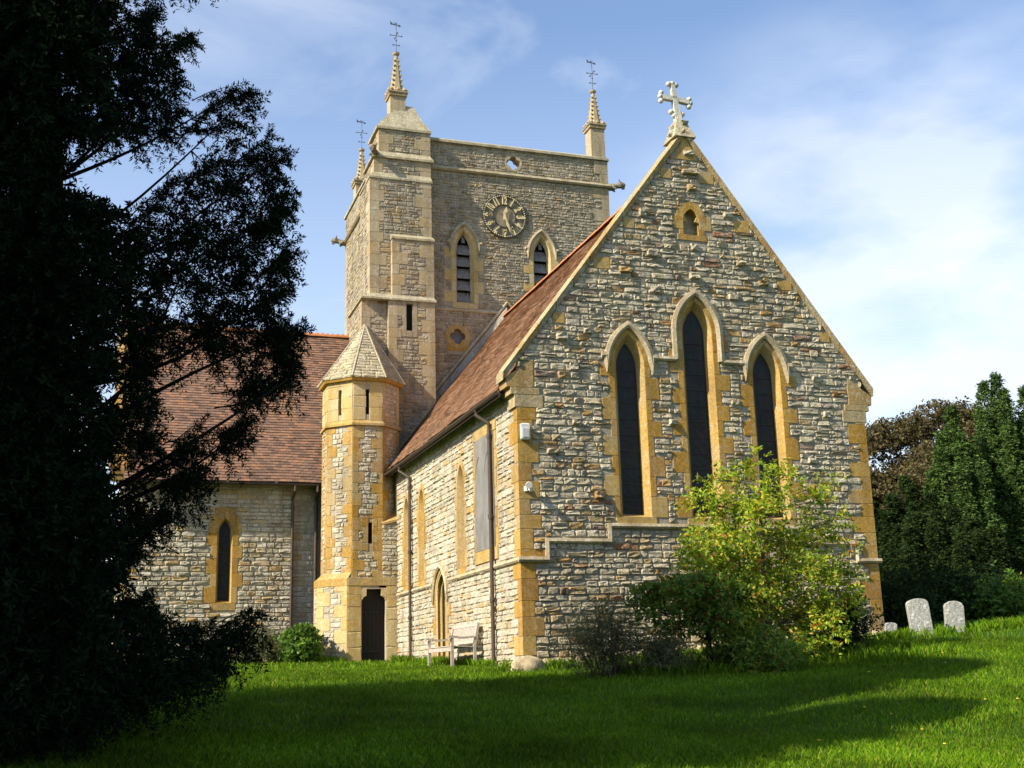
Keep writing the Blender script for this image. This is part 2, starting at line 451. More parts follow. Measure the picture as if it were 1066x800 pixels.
M['yew'] = leaf_mat('yew_needles', [(0, (.004, .008, .004)), (.6, (.008, .015, .006)), (1, (.014, .024, .008))], .03, rough=.9, spec=.05)
M['crab'] = leaf_mat('yellow_green_leaf', [(0, (.08, .16, .012)), (.32, (.19, .30, .018)), (.68, (.34, .41, .025)), (.94, (.50, .44, .04)), (1, (.42, .13, .03))], .45)
M['rowan'] = leaf_mat('dark_green_leaf', [(0, (.05, .11, .012)), (.6, (.11, .20, .020)), (.9, (.18, .25, .025)), (1, (.30, .06, .02))], .45)
M['berry'] = plain('red_berry', (.45, .03, .015), .35)
M['cypress'] = leaf_mat('cypress_green', [(0, (.020, .042, .012)), (.6, (.055, .105, .026)), (1, (.13, .19, .035))], .15, spec=.1, rough=.85, nsc=.9)
M['beech'] = leaf_mat('copper_beech_leaf', [(0, (.055, .045, .022)), (.4, (.095, .068, .028)), (.75, (.085, .090, .026)), (1, (.16, .10, .035))], .35)
M['holly'] = leaf_mat('deep_green_leaf', [(0, (.010, .022, .007)), (.7, (.022, .042, .010)), (1, (.05, .075, .015))], .2, spec=.1, rough=.85)
M['rosemary'] = leaf_mat('grey_green_leaf', [(0, (.06, .075, .03)), (.7, (.12, .135, .05)), (1, (.19, .15, .07))], .35)
M['bright'] = leaf_mat('bright_leaf', [(0, (.06, .13, .015)), (.7, (.12, .23, .03)), (1, (.20, .30, .04))], .4)
M['grass'] = leaf_mat('grass_blade', [(0, (.040, .105, .003)), (.5, (.088, .180, .004)), (.9, (.15, .24, .008)), (1, (.25, .24, .05))], .30, nsc=.45, nvar=.45, spec=.1)
m, Nn, Ll, b = new_mat('turf')
n = noise(Nn, Ll, 2.2, 8, .65); n2_ = noise(Nn, Ll, 30, 6, .7)
c = mix(Nn, Ll, (.034, .085, .004), (.065, .135, .007), n.outputs['Fac'])
c = mix(Nn, Ll, c, maprange(Nn, Ll, n2_.outputs['Fac'], .3, .7, .5, 1.3), 1.0, 'MULTIPLY')
Ll.new(c, b.inputs['Base Color']); b.inputs['Roughness'].default_value = .95; b.inputs['Specular IOR Level'].default_value = .1
bump(Nn, Ll, b, n2_.outputs['Fac'], 1, .05)
M['turf'] = m

# ---------------------------------------------------------------- ground
def sm(a, b, x):
    t = np.clip((x - a) / (b - a), 0, 1); return t * t * (3 - 2 * t)
def gz(X, Y):
    X = np.asarray(X, float); Y = np.asarray(Y, float)
    yy = np.clip(Y, -60, 22)
    z = -1.6 + .0727 * yy + .03 * (np.clip(Y, 22, 36) - 22) + .004 * np.clip(Y - 36, 0, 200)
    sx_ = np.clip(X - 7.5, 0, 14) * .055 + np.clip(X - 15, 0, 7) * .014
    z = z + sx_ * sm(4, 21, Y)
    z = z + .035 * np.sin(X * .9 + Y * .35) * sm(-5, 4, Y) * (1 - sm(17, 21, Y)) + .02 * np.sin(X * 2.1 - Y * 1.3) * (1 - sm(17, 21, Y))
    return z
def g1(x, y): return float(gz(x, y))
xs = np.concatenate([np.linspace(-900, -60, 15), np.linspace(-50, 60, 221), np.linspace(70, 900, 15)])
ys = np.concatenate([np.linspace(-900, -40, 12), np.linspace(-35, 75, 221), np.linspace(85, 1500, 18)])
XX, YY = np.meshgrid(xs, ys); ZZ = gz(XX, YY)
mb = MB(); nx = len(xs)
mb.v = list(zip(XX.ravel().tolist(), YY.ravel().tolist(), ZZ.ravel().tolist()))
mb.f = [(j * nx + i, j * nx + i + 1, (j + 1) * nx + i + 1, (j + 1) * nx + i) for j in range(len(ys) - 1) for i in range(nx - 1)]
tag(obj('ground', mb, M['turf'], smooth=True), kind='structure')

# ================================================================= CHURCH
church = thing('church', 'old stone church with square clock tower, red tiled roofs and three lancets in its gable', 'church', (11.6, 22, 0))
XS, XN, YE = 7.53, 15.57, 22.0      # chancel south wall, north wall, east wall
CX = 11.6
RZ = 10.94                           # chancel ridge
FEg = FE(YE); FSs = FS(XS)

def string_run(mb, fr, pts, w=.10, d=.07, down=.0):
    """moulding along a 2D polyline with mitred corners"""
    n = len(pts)
    prof = [(-.5, 0), (-.5, .6), (-.1, 1.0), (.5, .75), (.5, 0)]      # across, out
    offs = []
    for i in range(n):
        def nrm(a, b):
            dx, dy = b[0] - a[0], b[1] - a[1]; l = math.hypot(dx, dy); return (-dy / l, dx / l)
        if i == 0: nn = nrm(pts[0], pts[1]); k = 1
        elif i == n - 1: nn = nrm(pts[-2], pts[-1]); k = 1
        else:
            a = nrm(pts[i - 1], pts[i]); b_ = nrm(pts[i], pts[i + 1]); nn = (a[0] + b_[0], a[1] + b_[1])
            l = math.hypot(*nn); nn = (nn[0] / l, nn[1] / l); k = 1 / max(.4, nn[0] * a[0] + nn[1] * a[1])
        offs.append((nn[0] * k, nn[1] * k))
    vs = []
    for (u, v), (ox, oy) in zip(pts, offs):
        for a, o in prof: vs.append(fr.p(u + ox * a * w, v + oy * a * w, o * d))
    m_ = len(prof); fs = []
    for i in range(n - 1):
        for k in range(m_ - 1): fs.append((i * m_ + k, i * m_ + k + 1, (i + 1) * m_ + k + 1, (i + 1) * m_ + k))
    fs.append(tuple(range(m_))); fs.append(tuple((n - 1) * m_ + k for k in range(m_))[::-1])
    mb.add(vs, fs)

def srun(name, fr, pts, **k):
    mb = MB(); string_run(mb, fr, pts, **k); return obj(name, mb, M['string'], church)

def window(fr, c, z0, zs, rise, hw_in, hw_out, depth, ring, seed, mat='ochre', hood=None, lights='glass', blockh=(.26, .42), ext=(.0, .22), feet=None, sillmat=True, hd=.08, hw=.11, long_side=(1, 1), name='window'):
    """lancet: jamb blocks + voussoirs + splay (window), glass and hood mould as sub-parts. returns stone-hole and wall-hole polygons"""
    rng = random.Random(seed)
    din = hw_out - hw_in
    R = (hw_out ** 2 + rise ** 2) / (2 * hw_out)
    outer = lancet(c, hw_out, z0, zs, rise)
    innerA = arch_pts(c, hw_out, zs, rise, off=-din)
    inner = [(c - hw_in, z0 + .06), (c + hw_in, z0 + .06)] + innerA
    mb = MB(); P = .014
    # splay with a narrow chamfered order
    n = len(outer)
    A = [fr.p(u, v, P - .004) for u, v in outer]; B = [fr.p(u, v, -depth) for u, v in inner]
    mb.add(A + B, [(i, (i + 1) % n, n + (i + 1) % n, n + i) for i in range(n)])
    # inner frame ring deeper
    holes = []
    z = z0; k = rng.randint(0, 1)
    while z < zs - .02:
        h = min(rng.uniform(*blockh), zs - z)
        if zs - z - h < .14: h = zs - z
        for s_, ls in ((-1, long_side[0]), (1, long_side[1])):
            e = ring + (ext[1] * rng.uniform(.7, 1.1) if (k + (s_ > 0)) % 2 else ext[0]) * ls
            a, b_ = c + s_ * hw_out, c + s_ * (hw_out + e)
            a, b_ = min(a, b_), max(a, b_)
            slab(mb, fr, rect(a + .0015, b_ - .0015, z + .002, z + h - .002), -.03, P + rng.uniform(-.002, .003), .005)
            holes.append(rect(a - .02, b_ + .008, z - .001, z + h + .001))
        z += h; k += 1
    # voussoirs
    arc_i = arch_pts(c, hw_out, zs, rise, n=9); arc_o = arch_pts(c, hw_out, zs, rise, n=9, off=ring + .02)
    m_ = len(arc_i)
    for i in range(0, m_ - 1, 3):
        j = min(i + 3, m_ - 1)
        poly = [arc_i[t] for t in range(i, j + 1)] + [arc_o[t] for t in range(j, i - 1, -1)]
        # split in quads to stay convex
        for t in range(i, j):
            slab(mb, fr, [arc_i[t], arc_o[t], arc_o[t + 1], arc_i[t + 1]], -.03, P, .003)
    holes.append(outer)
    holes.append([(c - hw_out - ring, zs - .001), (c + hw_out + ring, zs - .001)] + arch_pts(c, hw_out, zs, rise, off=ring + .03)[1:-1])
    # sill
    if sillmat:
        sw = hw_out + ring * .8
        slab(mb, fr, rect(c - sw, c + sw, z0 - .20, z0 - .002), -.03, P + .004, .006)
        holes.append(rect(c - sw, c + sw, z0 - .205, z0 + .005))
        mb.add([fr.p(c - hw_out, z0, P + .006), fr.p(c + hw_out, z0, P + .006), fr.p(c + hw_in, z0 + .075, -depth + .002), fr.p(c - hw_in, z0 + .075, -depth + .002)], [(0, 1, 2, 3)])
    win = obj(name, mb, M[mat], church)
    # glass / louvres
    if lights == 'glass':
        g = MB(); g.add([fr.p(u, v, -depth + .004) for u, v in inner], [tuple(range(len(inner)))])
        go = obj('glass', g, M['glass'], win)
        f = MB()       # saddle bars and lead edge
        zz = z0 + .35
        while zz < zs:
            tube(f, [fr.p(c - hw_in, zz, -depth + .02), fr.p(c + hw_in, zz, -depth + .02)], .006, 5); zz += .34
        for i in range(len(inner)):
            p, q = inner[i], inner[(i + 1) % len(inner)]
            tube(f, [fr.p(p[0], p[1], -depth + .012), fr.p(q[0], q[1], -depth + .012)], .009, 4, False)
        obj('saddle_bars', f, M['iron'], win)
    elif lights == 'louvre':
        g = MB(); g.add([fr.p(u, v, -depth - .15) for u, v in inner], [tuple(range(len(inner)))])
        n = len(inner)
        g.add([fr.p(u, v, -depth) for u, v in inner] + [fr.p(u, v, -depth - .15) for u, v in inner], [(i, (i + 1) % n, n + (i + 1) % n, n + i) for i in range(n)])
        obj('painted_dark_opening', g, M['void'], win)  # black lining paints the darkness behind the louvres
        f = MB(); zz = z0 + .08
        while zz < zs + rise * .8:
            wdt = hw_in if zz < zs - .1 else hw_in * max(.25, 1 - (zz + .2 - zs) / rise)
            vs = [fr.p(c - wdt, zz, -depth + .05), fr.p(c + wdt, zz, -depth + .05), fr.p(c + wdt, zz + .34, -depth - .10), fr.p(c - wdt, zz + .34, -depth - .10)]
            vs += [v - Vector((0, 0, .035)) for v in vs]
            f.add(vs, [(0, 1, 2, 3), (7, 6, 5, 4), (0, 4, 5, 1), (1, 5, 6, 2), (3, 7, 4, 0)]); zz += .40
        obj('louvres', f, M['louvre'], win)
    if hood is not None:
        hm = MB()
        hz0 = hood
        pts = arch_pts(c, hw_out, zs, rise, n=10, off=ring + .04)
        pts = pts[::-1]
        l, r = pts[0], pts[-1]
        fl, frr = feet if feet else (.08, .08)
        run = [(l[0] - fl, hz0), (l[0], hz0)] if fl else [(l[0], hz0)]
        run += ([] if abs(l[1] - hz0) < .05 else [(l[0], l[1])]) + pts[1:-1] + ([] if abs(r[1] - hz0) < .05 else [(r[0], r[1])])
        run += [(r[0], hz0), (r[0] + frr, hz0)] if frr else [(r[0], hz0)]
        string_run(hm, fr, run, w=hw, d=hd)
        obj('hood_mould', hm, M['string'], win)
    return holes, outer

def quoins(mbE, cx, cy, z0, z1, sx, seed, sy=1, hh=(.27, .46), le=(.30, .55), e=.014, short=(.18, .30)):
    """corner blocks; sx=+1: wall runs to +X from the corner. returns hole rects on east face and south face"""
    rng = random.Random(seed); z = z0; k = 0; he = []; hs = []
    while z < z1 - .02:
        h = min(rng.uniform(*hh), z1 - z)
        if z1 - z - h < .12: h = z1 - z
        lx = rng.uniform(*le) if k % 2 else rng.uniform(*short)
        ly = rng.uniform(*le) if not k % 2 else rng.uniform(*short)
        x0, x1 = (cx - e, cx + lx) if sx > 0 else (cx - lx, cx + e)
        y0, y1 = (cy - e, cy + ly)
        box(mbE, x0, x1, y0, y1, z + .002, z + h - .002, .006)
        he.append(rect(x0, x1, z, z + h)); hs.append(rect(-y1, -y0, z, z + h))
        z += h; k += 1
    return he, hs

# ---- chancel east gable
H = []; W = []
for c, ap, seed, bot in ((10.0, 6.63, 3, 3.0), (11.6, 7.45, 5, 3.0), (13.2, 6.60, 9, 3.0)):
    hwo = .34; rise = .74; zs = ap - .55
    h, o = window(FEg, c, bot - .06, zs, rise - .06, .215 if c != CX else .235, hwo if c != CX else .36, .17, .13, seed,
                  hood=6.27, feet=(.12, .12) if c != CX else (.0, .0), hd=.10, hw=.13, blockh=(.3, .5), name='lancet_window')
    H += h; W.append(o)
# niche
nh = MB(); nc = 11.64
slab(nh, FEg, rect(11.20, nc - .19, 9.22, 9.52), -.03, .016); slab(nh, FEg, rect(nc + .19, 12.12, 9.22, 9.54), -.03, .016)
slab(nh, FEg, rect(11.28, 12.0, 8.97, 9.10), -.03, .02)
slab(nh, FEg, rect(11.34, nc - .19, 9.10, 9.22), -.03, .016); slab(nh, FEg, rect(nc + .19, 11.95, 9.10, 9.22), -.03, .016)
ai = arch_pts(nc, .19, 9.42, .28, 6); ao = arch_pts(nc, .19, 9.42, .28, 6, off=.18)
for t in range(len(ai) - 1): slab(nh, FEg, [ai[t], ao[t], ao[t + 1], ai[t + 1]], -.03, .018, .003)
no = lancet(nc, .19, 9.10, 9.42, .28); n_ = len(no)
nh.add([FEg.p(u, v, .01) for u, v in no] + [FEg.p(u, v, -.22) for u, v in no], [(i, (i + 1) % n_, n_ + (i + 1) % n_, n_ + i) for i in range(n_)])
for s_ in (-1, 1):   # trefoil cusps
    slab(nh, FEg, [(nc + s_ * .19, 9.38), (nc + s_ * .10, 9.42), (nc + s_ * .14, 9.52), (nc + s_ * .19, 9.55)][::(1 if s_ < 0 else -1)], -.1, .0, .004)
nich = obj('niche', nh, M['ochre'], church)
nb_ = MB(); nb_.add([FEg.p(u, v, -.215) for u, v in no], [tuple(range(n_))]); obj('niche_back', nb_, M['buff'], nich)
H += [rect(11.2, 12.12, 9.2, 9.54), rect(11.28, 12.0, 8.96, 9.2), lancet(nc, .37, 9.1, 9.42, .46)]
W.append(no)
# quoins
q = MB()
hE, hS = quoins(q, XS, YE, 0.28, 5.45, 1, 11)
q2 = MB(); hE2, _ = quoins(q2, XN, YE, 0.30, 5.55, -1, 12, le=(.34, .58))
# kneelers
for s_ in (-1, 1):
    kn = MB()
    xe = XS if s_ < 0 else XN
    def R2(a, b, v0_, v1_): return rect(min(xe + s_ * a, xe + s_ * b), max(xe + s_ * a, xe + s_ * b), v0_, v1_)
    f_ = FE(YE)
    slab(kn, f_, R2(-.55, .06, 5.10, 5.36), -.45, .02, .01)
    slab(kn, f_, R2(-.48, .14, 5.36, 5.50), -.45, .025, .012)
    pts = [(xe + s_ * -.36, 5.50), (xe + s_ * .22, 5.50), (xe + s_ * .24, 5.70), (xe + s_ * -.36, 6.10)]
    if s_ < 0: pts = pts[::-1]
    slab(kn, f_, pts, -.45, .022, .01)
    H.append(R2(-.56, .1, 5.1, 5.5)); H.append(R2(-.5, .2, 5.3, 5.5)); H.append(pts)
    obj('kneeler', kn, M['coping'], church)
sl_ = (11.62 - 5.81) / (CX - 7.21)
gab = [(XS, -.4), (XN, -.4), (XN, 5.3), (CX, 5.3 + (CX - XS) * 1.31 + .05), (XS, 5.3)]
gab = [(XS, -.4), (XN, -.4), (XN, 6.08), (CX, 11.46), (XS, 6.08)]
# dressed blocks bonded into the slopes
eb = MB(); rng = random.Random(4)
for k in range(4):
    for s_ in (-1, 1):
        zz = 6.95 + k * 1.12 + rng.uniform(-.1, .1)
        xo = CX + s_ * (11.40 - zz) / ((11.40 - 6.0) / (CX - XS)) * 1.0
        w_ = rng.uniform(.38, .55); h_ = rng.uniform(.2, .28)
        r_ = rect(min(xo - s_ * .14, xo - s_ * w_), max(xo - s_ * .14, xo - s_ * w_), zz, zz + h_)
        eb = MB(); slab(eb, FEg, r_, -.05, .016, .006); H.append(r_); obj('dressed_block', eb, M['ochre'], church)
eb = MB(); slab(eb, FEg, [(CX - .30, 10.85), (CX + .30, 10.85), (CX + .04, 11.38), (CX - .04, 11.38)], -.05, .016, .006); H.append([(CX - .35, 10.85), (CX + .35, 10.85), (CX + .05, 11.4), (CX - .05, 11.4)])
obj('apex_block', eb, M['ochre'], church)
st = MB(); stones(st, FEg, [gab], H + hE + hE2, seed=21, course=(.085, .165), length=(.11, .38), prot=(.010, .038), gap=.013, jit=.45, merge=.16, wob=.010)
# big rough boulders left projecting from the gable
rng = random.Random(77)
for (u, v) in [(716, 160), (717, 180), (718, 196), (722, 258), (722, 289), (650, 281), (678, 265), (681, 302), (770, 275), (794, 296), (846, 369), (763, 310), (850, 396), (597, 382), (599, 440), (624, 516), (584, 351), (668, 222), (757, 225), (860, 432), (845, 480), (575, 470), (612, 345), (700, 440), (765, 420)]:
    p = at(u, v, YE); w_ = rng.uniform(.16, .28); h_ = rng.uniform(.12, .19)
    if (u, v) == (717, 180): w_, h_ = .40, .13
    lump(st, FEg, p.x - w_ / 2, p.x + w_ / 2, p.z - h_ / 2, p.z + h_ / 2, rng.uniform(.06, .11), rng, jit=.3)
mo = MB(); wallface(mo, FEg, [(XS, -.6), (XN, -.6), (XN, 6.06), (CX, 11.45), (XS, 6.06)], W)
gw = obj('gable_wall', st, M['rubble'], church); obj('mortar_bed', mo, M['mortar'], gw)
# stepped string course (east) and its return on the south wall
z1s, z2s, z3s = 2.09, 2.45, 2.76
srun('string_course', FEg, [(XS - .07, z1s), (8.07, z1s), (8.07, z2s), (9.40, z2s), (9.40, z3s), (13.80, z3s), (13.80, z2s), (15.07, z2s), (15.07, z1s), (XN + .07, z1s)], w=.10, d=.09)
srun('string_course', FSs, [(-32.45, z1s), (-28.66, z1s)], w=.09, d=.07)
srun('string_course', FSs, [(-27.12, z1s), (-YE + .07, z1s)], w=.09, d=.07)
srun('string_course', FEg, [(10.0 + .34 + .13 + .04 + .12, 6.27), (CX - .36 - .17, 6.27)], w=.10, d=.09)
srun('string_course', FEg, [(CX + .36 + .17, 6.27), (13.2 - .34 - .17 - .12, 6.27)], w=.10, d=.09)
# plinth and the rounded corner stone
pl = MB(); rng = random.Random(5)
u = XS + .35
while u < XN + .1:
    w_ = rng.uniform(.4, .8); lump(pl, Fr((0, YE, 0), (1, 0, 0)), u, min(u + w_, XN + .12), g1(u, 22) - .15, g1(u, 22) + .22 + .0 * u, .12, rng, jit=.2); u += w_ + .01
u = -32.4
while u < -22.5:
    w_ = rng.uniform(.4, .8); lump(pl, FSs, u, u + w_, g1(7.5, -u) - .2, g1(7.5, -u) + .09, .05, rng, jit=.3); u += w_ + .01
obj('plinth', pl, M['string'], church)
bm = bmesh.new(); bmesh.ops.create_icosphere(bm, subdivisions=4, radius=1)
for v in bm.verts:
    p = v.co; r_ = 1 + .10 * math.sin(p.x * 4 + 1) * math.sin(p.y * 5) + .06 * math.sin(p.z * 7 + p.x * 3)
    v.co = Vector((7.58 + p.x * .34 * r_ - 11.6, 21.98 + p.y * .25 * r_ - 22, .02 + p.z * .25 * r_))
me = bpy.data.meshes.new('corner_boulder'); bm.to_mesh(me); bm.free()
me.polygons.foreach_set('use_smooth', [True] * len(me.polygons)); link_mesh('corner_boulder', me, M['string'], church)

# copings
for s_ in (-1, 1):
    cp = MB()
    a = Vector((CX - 4.37, YE - .07, 5.79)) if s_ < 0 else Vector((CX + 4.25, YE - .07, 5.86)); b_ = Vector((CX, YE - .07, 11.58))
    n = 11; rng = random.Random(8)
    for k in range(n):
        t0, t1 = k / n + .0015, (k + 1) / n - .0015
        if k == n - 1: t1 = 1
        p, q_ = a.lerp(b_, t0), a.lerp(b_, t1); j = rng.uniform(-.006, .006)
        dn = Vector((0, 0, -.165)); bk = Vector((0, .50, 0)); md = Vector((0, .25, .07 + j))
        vs = [p, p + md, p + bk, p + bk + dn, p + dn + Vector((0, .03, 0)), q_, q_ + md, q_ + bk, q_ + bk + dn, q_ + dn + Vector((0, .03, 0))]
        fs = [(0, 1, 6, 5), (1, 2, 7, 6), (2, 3, 8, 7), (3, 4, 9, 8), (4, 0, 5, 9), (4, 3, 2, 1, 0), (5, 6, 7, 8, 9)]
        cp.add(vs, fs)
    obj('coping', cp, M['coping'], church, recalc=True)
# saddle stone and cross
cr = MB()
frustum(cr, CX, YE + .22, 11.38, 11.86, .52, .62, .20, .26)
for s_ in (-1, 1):
    for k in range(4):
        lump(cr, Fr((CX, YE + .22, 0), (0, s_, 0)), -.12 - .04 * k, .14 + .0 * k, 11.42 + k * .10, 11.52 + k * .10, .24 - .035 * k, random.Random(k), jit=.2)
cr_parent = obj('gable_cross', cr, M['cap'], church)
cr = MB()
Fc = Fr((11.60, YE + .2, 0), Vector((1, -.05, 0)))
def bar(mb, u0, v0, u1, v1, w0, w1, t):
    d_ = Vector((u1 - u0, v1 - v0)); l = d_.length; nx_, ny_ = -d_.y / l, d_.x / l
    for a_, b2 in ((-1, 1),):
        pts = [(u0 + nx_ * w0, v0 + ny_ * w0), (u0 - nx_ * w0, v0 - ny_ * w0), (u1 - nx_ * w1, v1 - ny_ * w1), (u1 + nx_ * w1, v1 + ny_ * w1)]
        n_ = 4
        A = [Fc.p(u, v, -t) for u, v in pts]; B = [Fc.p(u, v, t) for u, v in pts]
        mb.add(A + B, [(0, 1, 2, 3), (7, 6, 5, 4), (0, 4, 5, 1), (1, 5, 6, 2), (2, 6, 7, 3), (3, 7, 4, 0)])
cc = (-.07, 12.40)
bar(cr, 0.0, 11.80, cc[0], cc[1], .085, .055, .06)
bar(cr, cc[0], cc[1], -.10, 12.74, .055, .045, .055)
bar(cr, cc[0], cc[1], -.36, 12.42, .055, .05, .055); bar(cr, cc[0], cc[1], .26, 12.35, .055, .05, .055)
def blob(u, v, r_, mb=cr, d=0):
    bm = bmesh.new(); bmesh.ops.create_icosphere(bm, subdivisions=2, radius=r_)
    c_ = Fc.p(u, v, d); mb.add([c_ + vv.co for vv in bm.verts], [tuple(x.index for x in f.verts) for f in bm.faces]); bm.free()
for (u, v) in ((-.10, 12.78), (-.19, 12.76), (-.01, 12.75), (-.41, 12.44), (-.38, 12.53), (-.40, 12.33), (.31, 12.34), (.29, 12.43), (.27, 12.25), (-.17, 12.08), (.10, 12.05), (-.10, 12.0), (.05, 11.98)): blob(u, v, .062)
obj('cross', cr, M['cross'], cr_parent, smooth=False)

# ---- chancel south wall
H = list(hS); W = []
for Yc, seed in ((26.12, 31), (29.78, 33), (31.42, 35)):
    h, o = window(FSs, -Yc, 2.28, 4.12, .52, .10, .27, .34, .10, seed, lights='glass', mat='ochre', name='side_lancet_window', blockh=(.3, .5), ext=(0, .12))
    H += h; W.append(o)
# protected two-light window
bw = (-24.88, -23.55)
mbw = MB()
slab(mbw, FSs, rect(bw[0] - .14, bw[1] + .14, 2.24, 2.50), -.1, .03); slab(mbw, FSs, rect(bw[0] - .14, bw[1] + .14, 4.93, 5.15), -.1, .03)
for k in range(6):
    e_ = .12 if k % 2 else .2
    slab(mbw, FSs, rect(bw[0] - e_, bw[0], 2.5 + k * .405, 2.902 + k * .405), -.1, .016); slab(mbw, FSs, rect(bw[1], bw[1] + e_, 2.5 + k * .405, 2.902 + k * .405), -.1, .016)
w2 = obj('two_light_window', mbw, M['ochre'], church)
bd = MB(); slab(bd, FSs, rect(bw[0] + .01, bw[1] - .01, 2.50, 4.93), -.02, .035, .006)
bdo = obj('protective_sheet', bd, M['board'], w2)
tr = MB()
for cc_ in (-24.54, -23.89):
    run = [(cc_ - .26, 2.56)] + arch_pts(cc_, .26, 4.1, .45)[::-1] + [(cc_ + .26, 2.56)]
    string_run(tr, FSs, run, w=.045, d=.05)
obj('tracery', tr, M['lead'], w2)
H.append(rect(bw[0] - .2, bw[1] + .2, 2.23, 5.16)); 
# priest's door
dc = -27.92
h, o = window(FSs, dc, .18, 1.72, .62, .36, .50, .30, .10, 41, mat='ochre', lights=None, hood=1.80, feet=(.05, .05), sillmat=False, name='priests_door', hd=.09, hw=.10)
H += h; W.append(o)
pd = church.children[-1]
dleaf = MB(); inn = lancet(dc, .38, .12, 1.72, .56)
dleaf.add([FSs.p(u, v, -.28) for u, v in inn], [tuple(range(len(inn)))]); obj('door_leaf', dleaf, M['door'], pd)
rolls = MB()
for off_, dd in ((-.03, -.02), (-.08, -.12), (-.12, -.22)):
    pts = lancet(dc, .50, .10, 1.72, .62, off=off_)[1:]; pts = [(pts[0][0], .1)] + pts[1:] + [(2 * dc - pts[0][0], .1)]
    tube(rolls, [FSs.p(u, v, dd) for u, v in pts], .028, 6)
obj('jamb_mouldings', rolls, M['cream'], pd)
st = MB(); stones(st, FSs, [rect(-32.5, -YE, -.3, 5.62)], H, seed=51, course=(.09, .17), length=(.14, .42), prot=(.010, .034), gap=.012)
mo = MB(); wallface(mo, FSs, rect(-34.3, -YE, -.6, 5.7), W)
sw = obj('chancel_side_wall', st, M['rubble_s'], church); obj('mortar_bed', mo, M['mortar_s'], sw)
obj('corner_quoins', q, M['ochre'], church); obj('corner_quoins', q2, M['ochre'], church)
# north wall, backs
nb = MB(); box(nb, XN - .5, XN, YE + .3, 34.8, -.5, 5.6); obj('north_wall', nb, M['rubble'], church)

# ---- tiles
def tiles(mb, fr, u0, u1, v0, v1, seed, row=.105, w=.168, clip=None, thick=.022):
    rng = random.Random(seed); v = v0; k = 0
    while v < v1:
        u = u0 - (w / 2 if k % 2 else 0); lift = rng.uniform(-.003, .003)
        while u < u1:
            sg_v = .016 * math.sin(u * 1.1 + seed) * math.sin(v * 1.4 + 1) + .008 * math.sin(u * 2.9 + v * 2.1) + .012
            a, b_ = max(u0, u + .002), min(u1, u + w - .002)
            if b_ - a > .03 and (clip is None or clip((a + b_) / 2, v)):
                d = thick + .006 + rng.uniform(-.004, .006) + lift + sg_v; d2 = .004 + sg_v; j = rng.uniform(-.005, .005); vt = v + row + .012
                P_ = [fr.p(a, v + j, d), fr.p(b_, v + j, d + rng.uniform(-.003, .003)), fr.p(b_, vt, d2 + .010), fr.p(a, vt, d2 + .010), fr.p(a, v + j, d - thick * .8), fr.p(b_, v + j, d - thick * .8)]
                mb.add(P_, [(0, 1, 2, 3), (4, 5, 1, 0), (0, 3, 4), (1, 5, 2)])
            u += w
        v += row; k += 1
eX, eZ = 7.24, 5.50
Vr = Vector((CX - eX, 0, RZ - eZ)); Lr = Vr.length; Vr.normalize()
frR = Fr((eX, 0, eZ), (0, -1, 0), Vr)
rt = MB(); tiles(rt, frR, -34.8, -22.42, 0, Lr - .02, 61)
rt.add([frR.p(-34.8, -.0, -.01), frR.p(-22.4, 0, -.01), frR.p(-22.4, Lr, -.01), frR.p(-34.8, Lr, -.01)], [(0, 1, 2, 3)])
rf = obj('chancel_roof', rt, M['tile'], church)
rn = MB(); rn.add([(CX, 22.45, RZ), (CX, 34.8, RZ), (16.0, 34.8, eZ), (16.0, 22.45, eZ)], [(0, 1, 2, 3)]); obj('north_slope', rn, M['tile'], rf)
def ridge(mb, p0, p1, step=.33, r=.12):
    p0 = Vector(p0); p1 = Vector(p1); n = max(1, int((p1 - p0).length / step)); d_ = (p1 - p0) / n
    t = d_.normalized(); s_ = Vector((t.y, -t.x, 0))
    for i in range(n):
        a = p0 + d_ * i; b_ = p0 + d_ * (i + .985); vs = []
        rr = r * (1 + .03 * ((i * 7) % 3))
        for P_ in (a, b_):
            for k in range(7):
                th = math.pi * (k / 6) ; vs.append(P_ + s_ * math.cos(th) * rr * 1.25 + Vector((0, 0, math.sin(th) * rr - .07)))
        mb.add(vs, [(k, k + 1, 8 + k, 7 + k) for k in range(6)] + [tuple(range(7)), tuple(range(7, 14))[::-1]])
        for m_ in range(2):      # small crest
            c_ = a + d_ * (.25 + .5 * m_) + Vector((0, 0, rr - .06)); tube(mb, [c_ - t * .04, c_ + t * .04], .022, 5)
rg = MB(); ridge(rg, (CX, 22.45, RZ + .06), (CX, 34.8, RZ + .06)); obj('ridge_tiles', rg, M['ridge'], rf)
def gutter(mb, p0, p1, r=.055):
    p0, p1 = Vector(p0), Vector(p1); t = (p1 - p0).normalized(); s_ = Vector((t.y, -t.x, 0)); vs = []
    for P_ in (p0, p1):
        for rr in (r, r * .8):
            for k in range(7):
                th = math.pi + math.pi * k / 6; vs.append(P_ + s_ * math.cos(th) * rr + Vector((0, 0, math.sin(th) * rr)))
    fs = []
    for o_ in (0, 7):
        fs += [(o_ + k, o_ + k + 1, 14 + o_ + k + 1, 14 + o_ + k) for k in range(6)]
    fs += [(0, 7, 21, 14), (6, 13, 27, 20), (0, 1, 2, 3, 4, 5, 6), (14, 15, 16, 17, 18, 19, 20)]
    mb.add(vs, fs)
    n = int((p1 - p0).length / 1.8)
    for i in range(1, n + 1):
        c_ = p0.lerp(p1, i / (n + 1)); tube(mb, [c_ - t * .04, c_ + t * .04], r * 1.12, 8)
gt = MB(); gutter(gt, (7.20, 22.30, 5.45), (7.20, 33.0, 5.43)); obj('chancel_gutter', gt, M['pipe'], church)
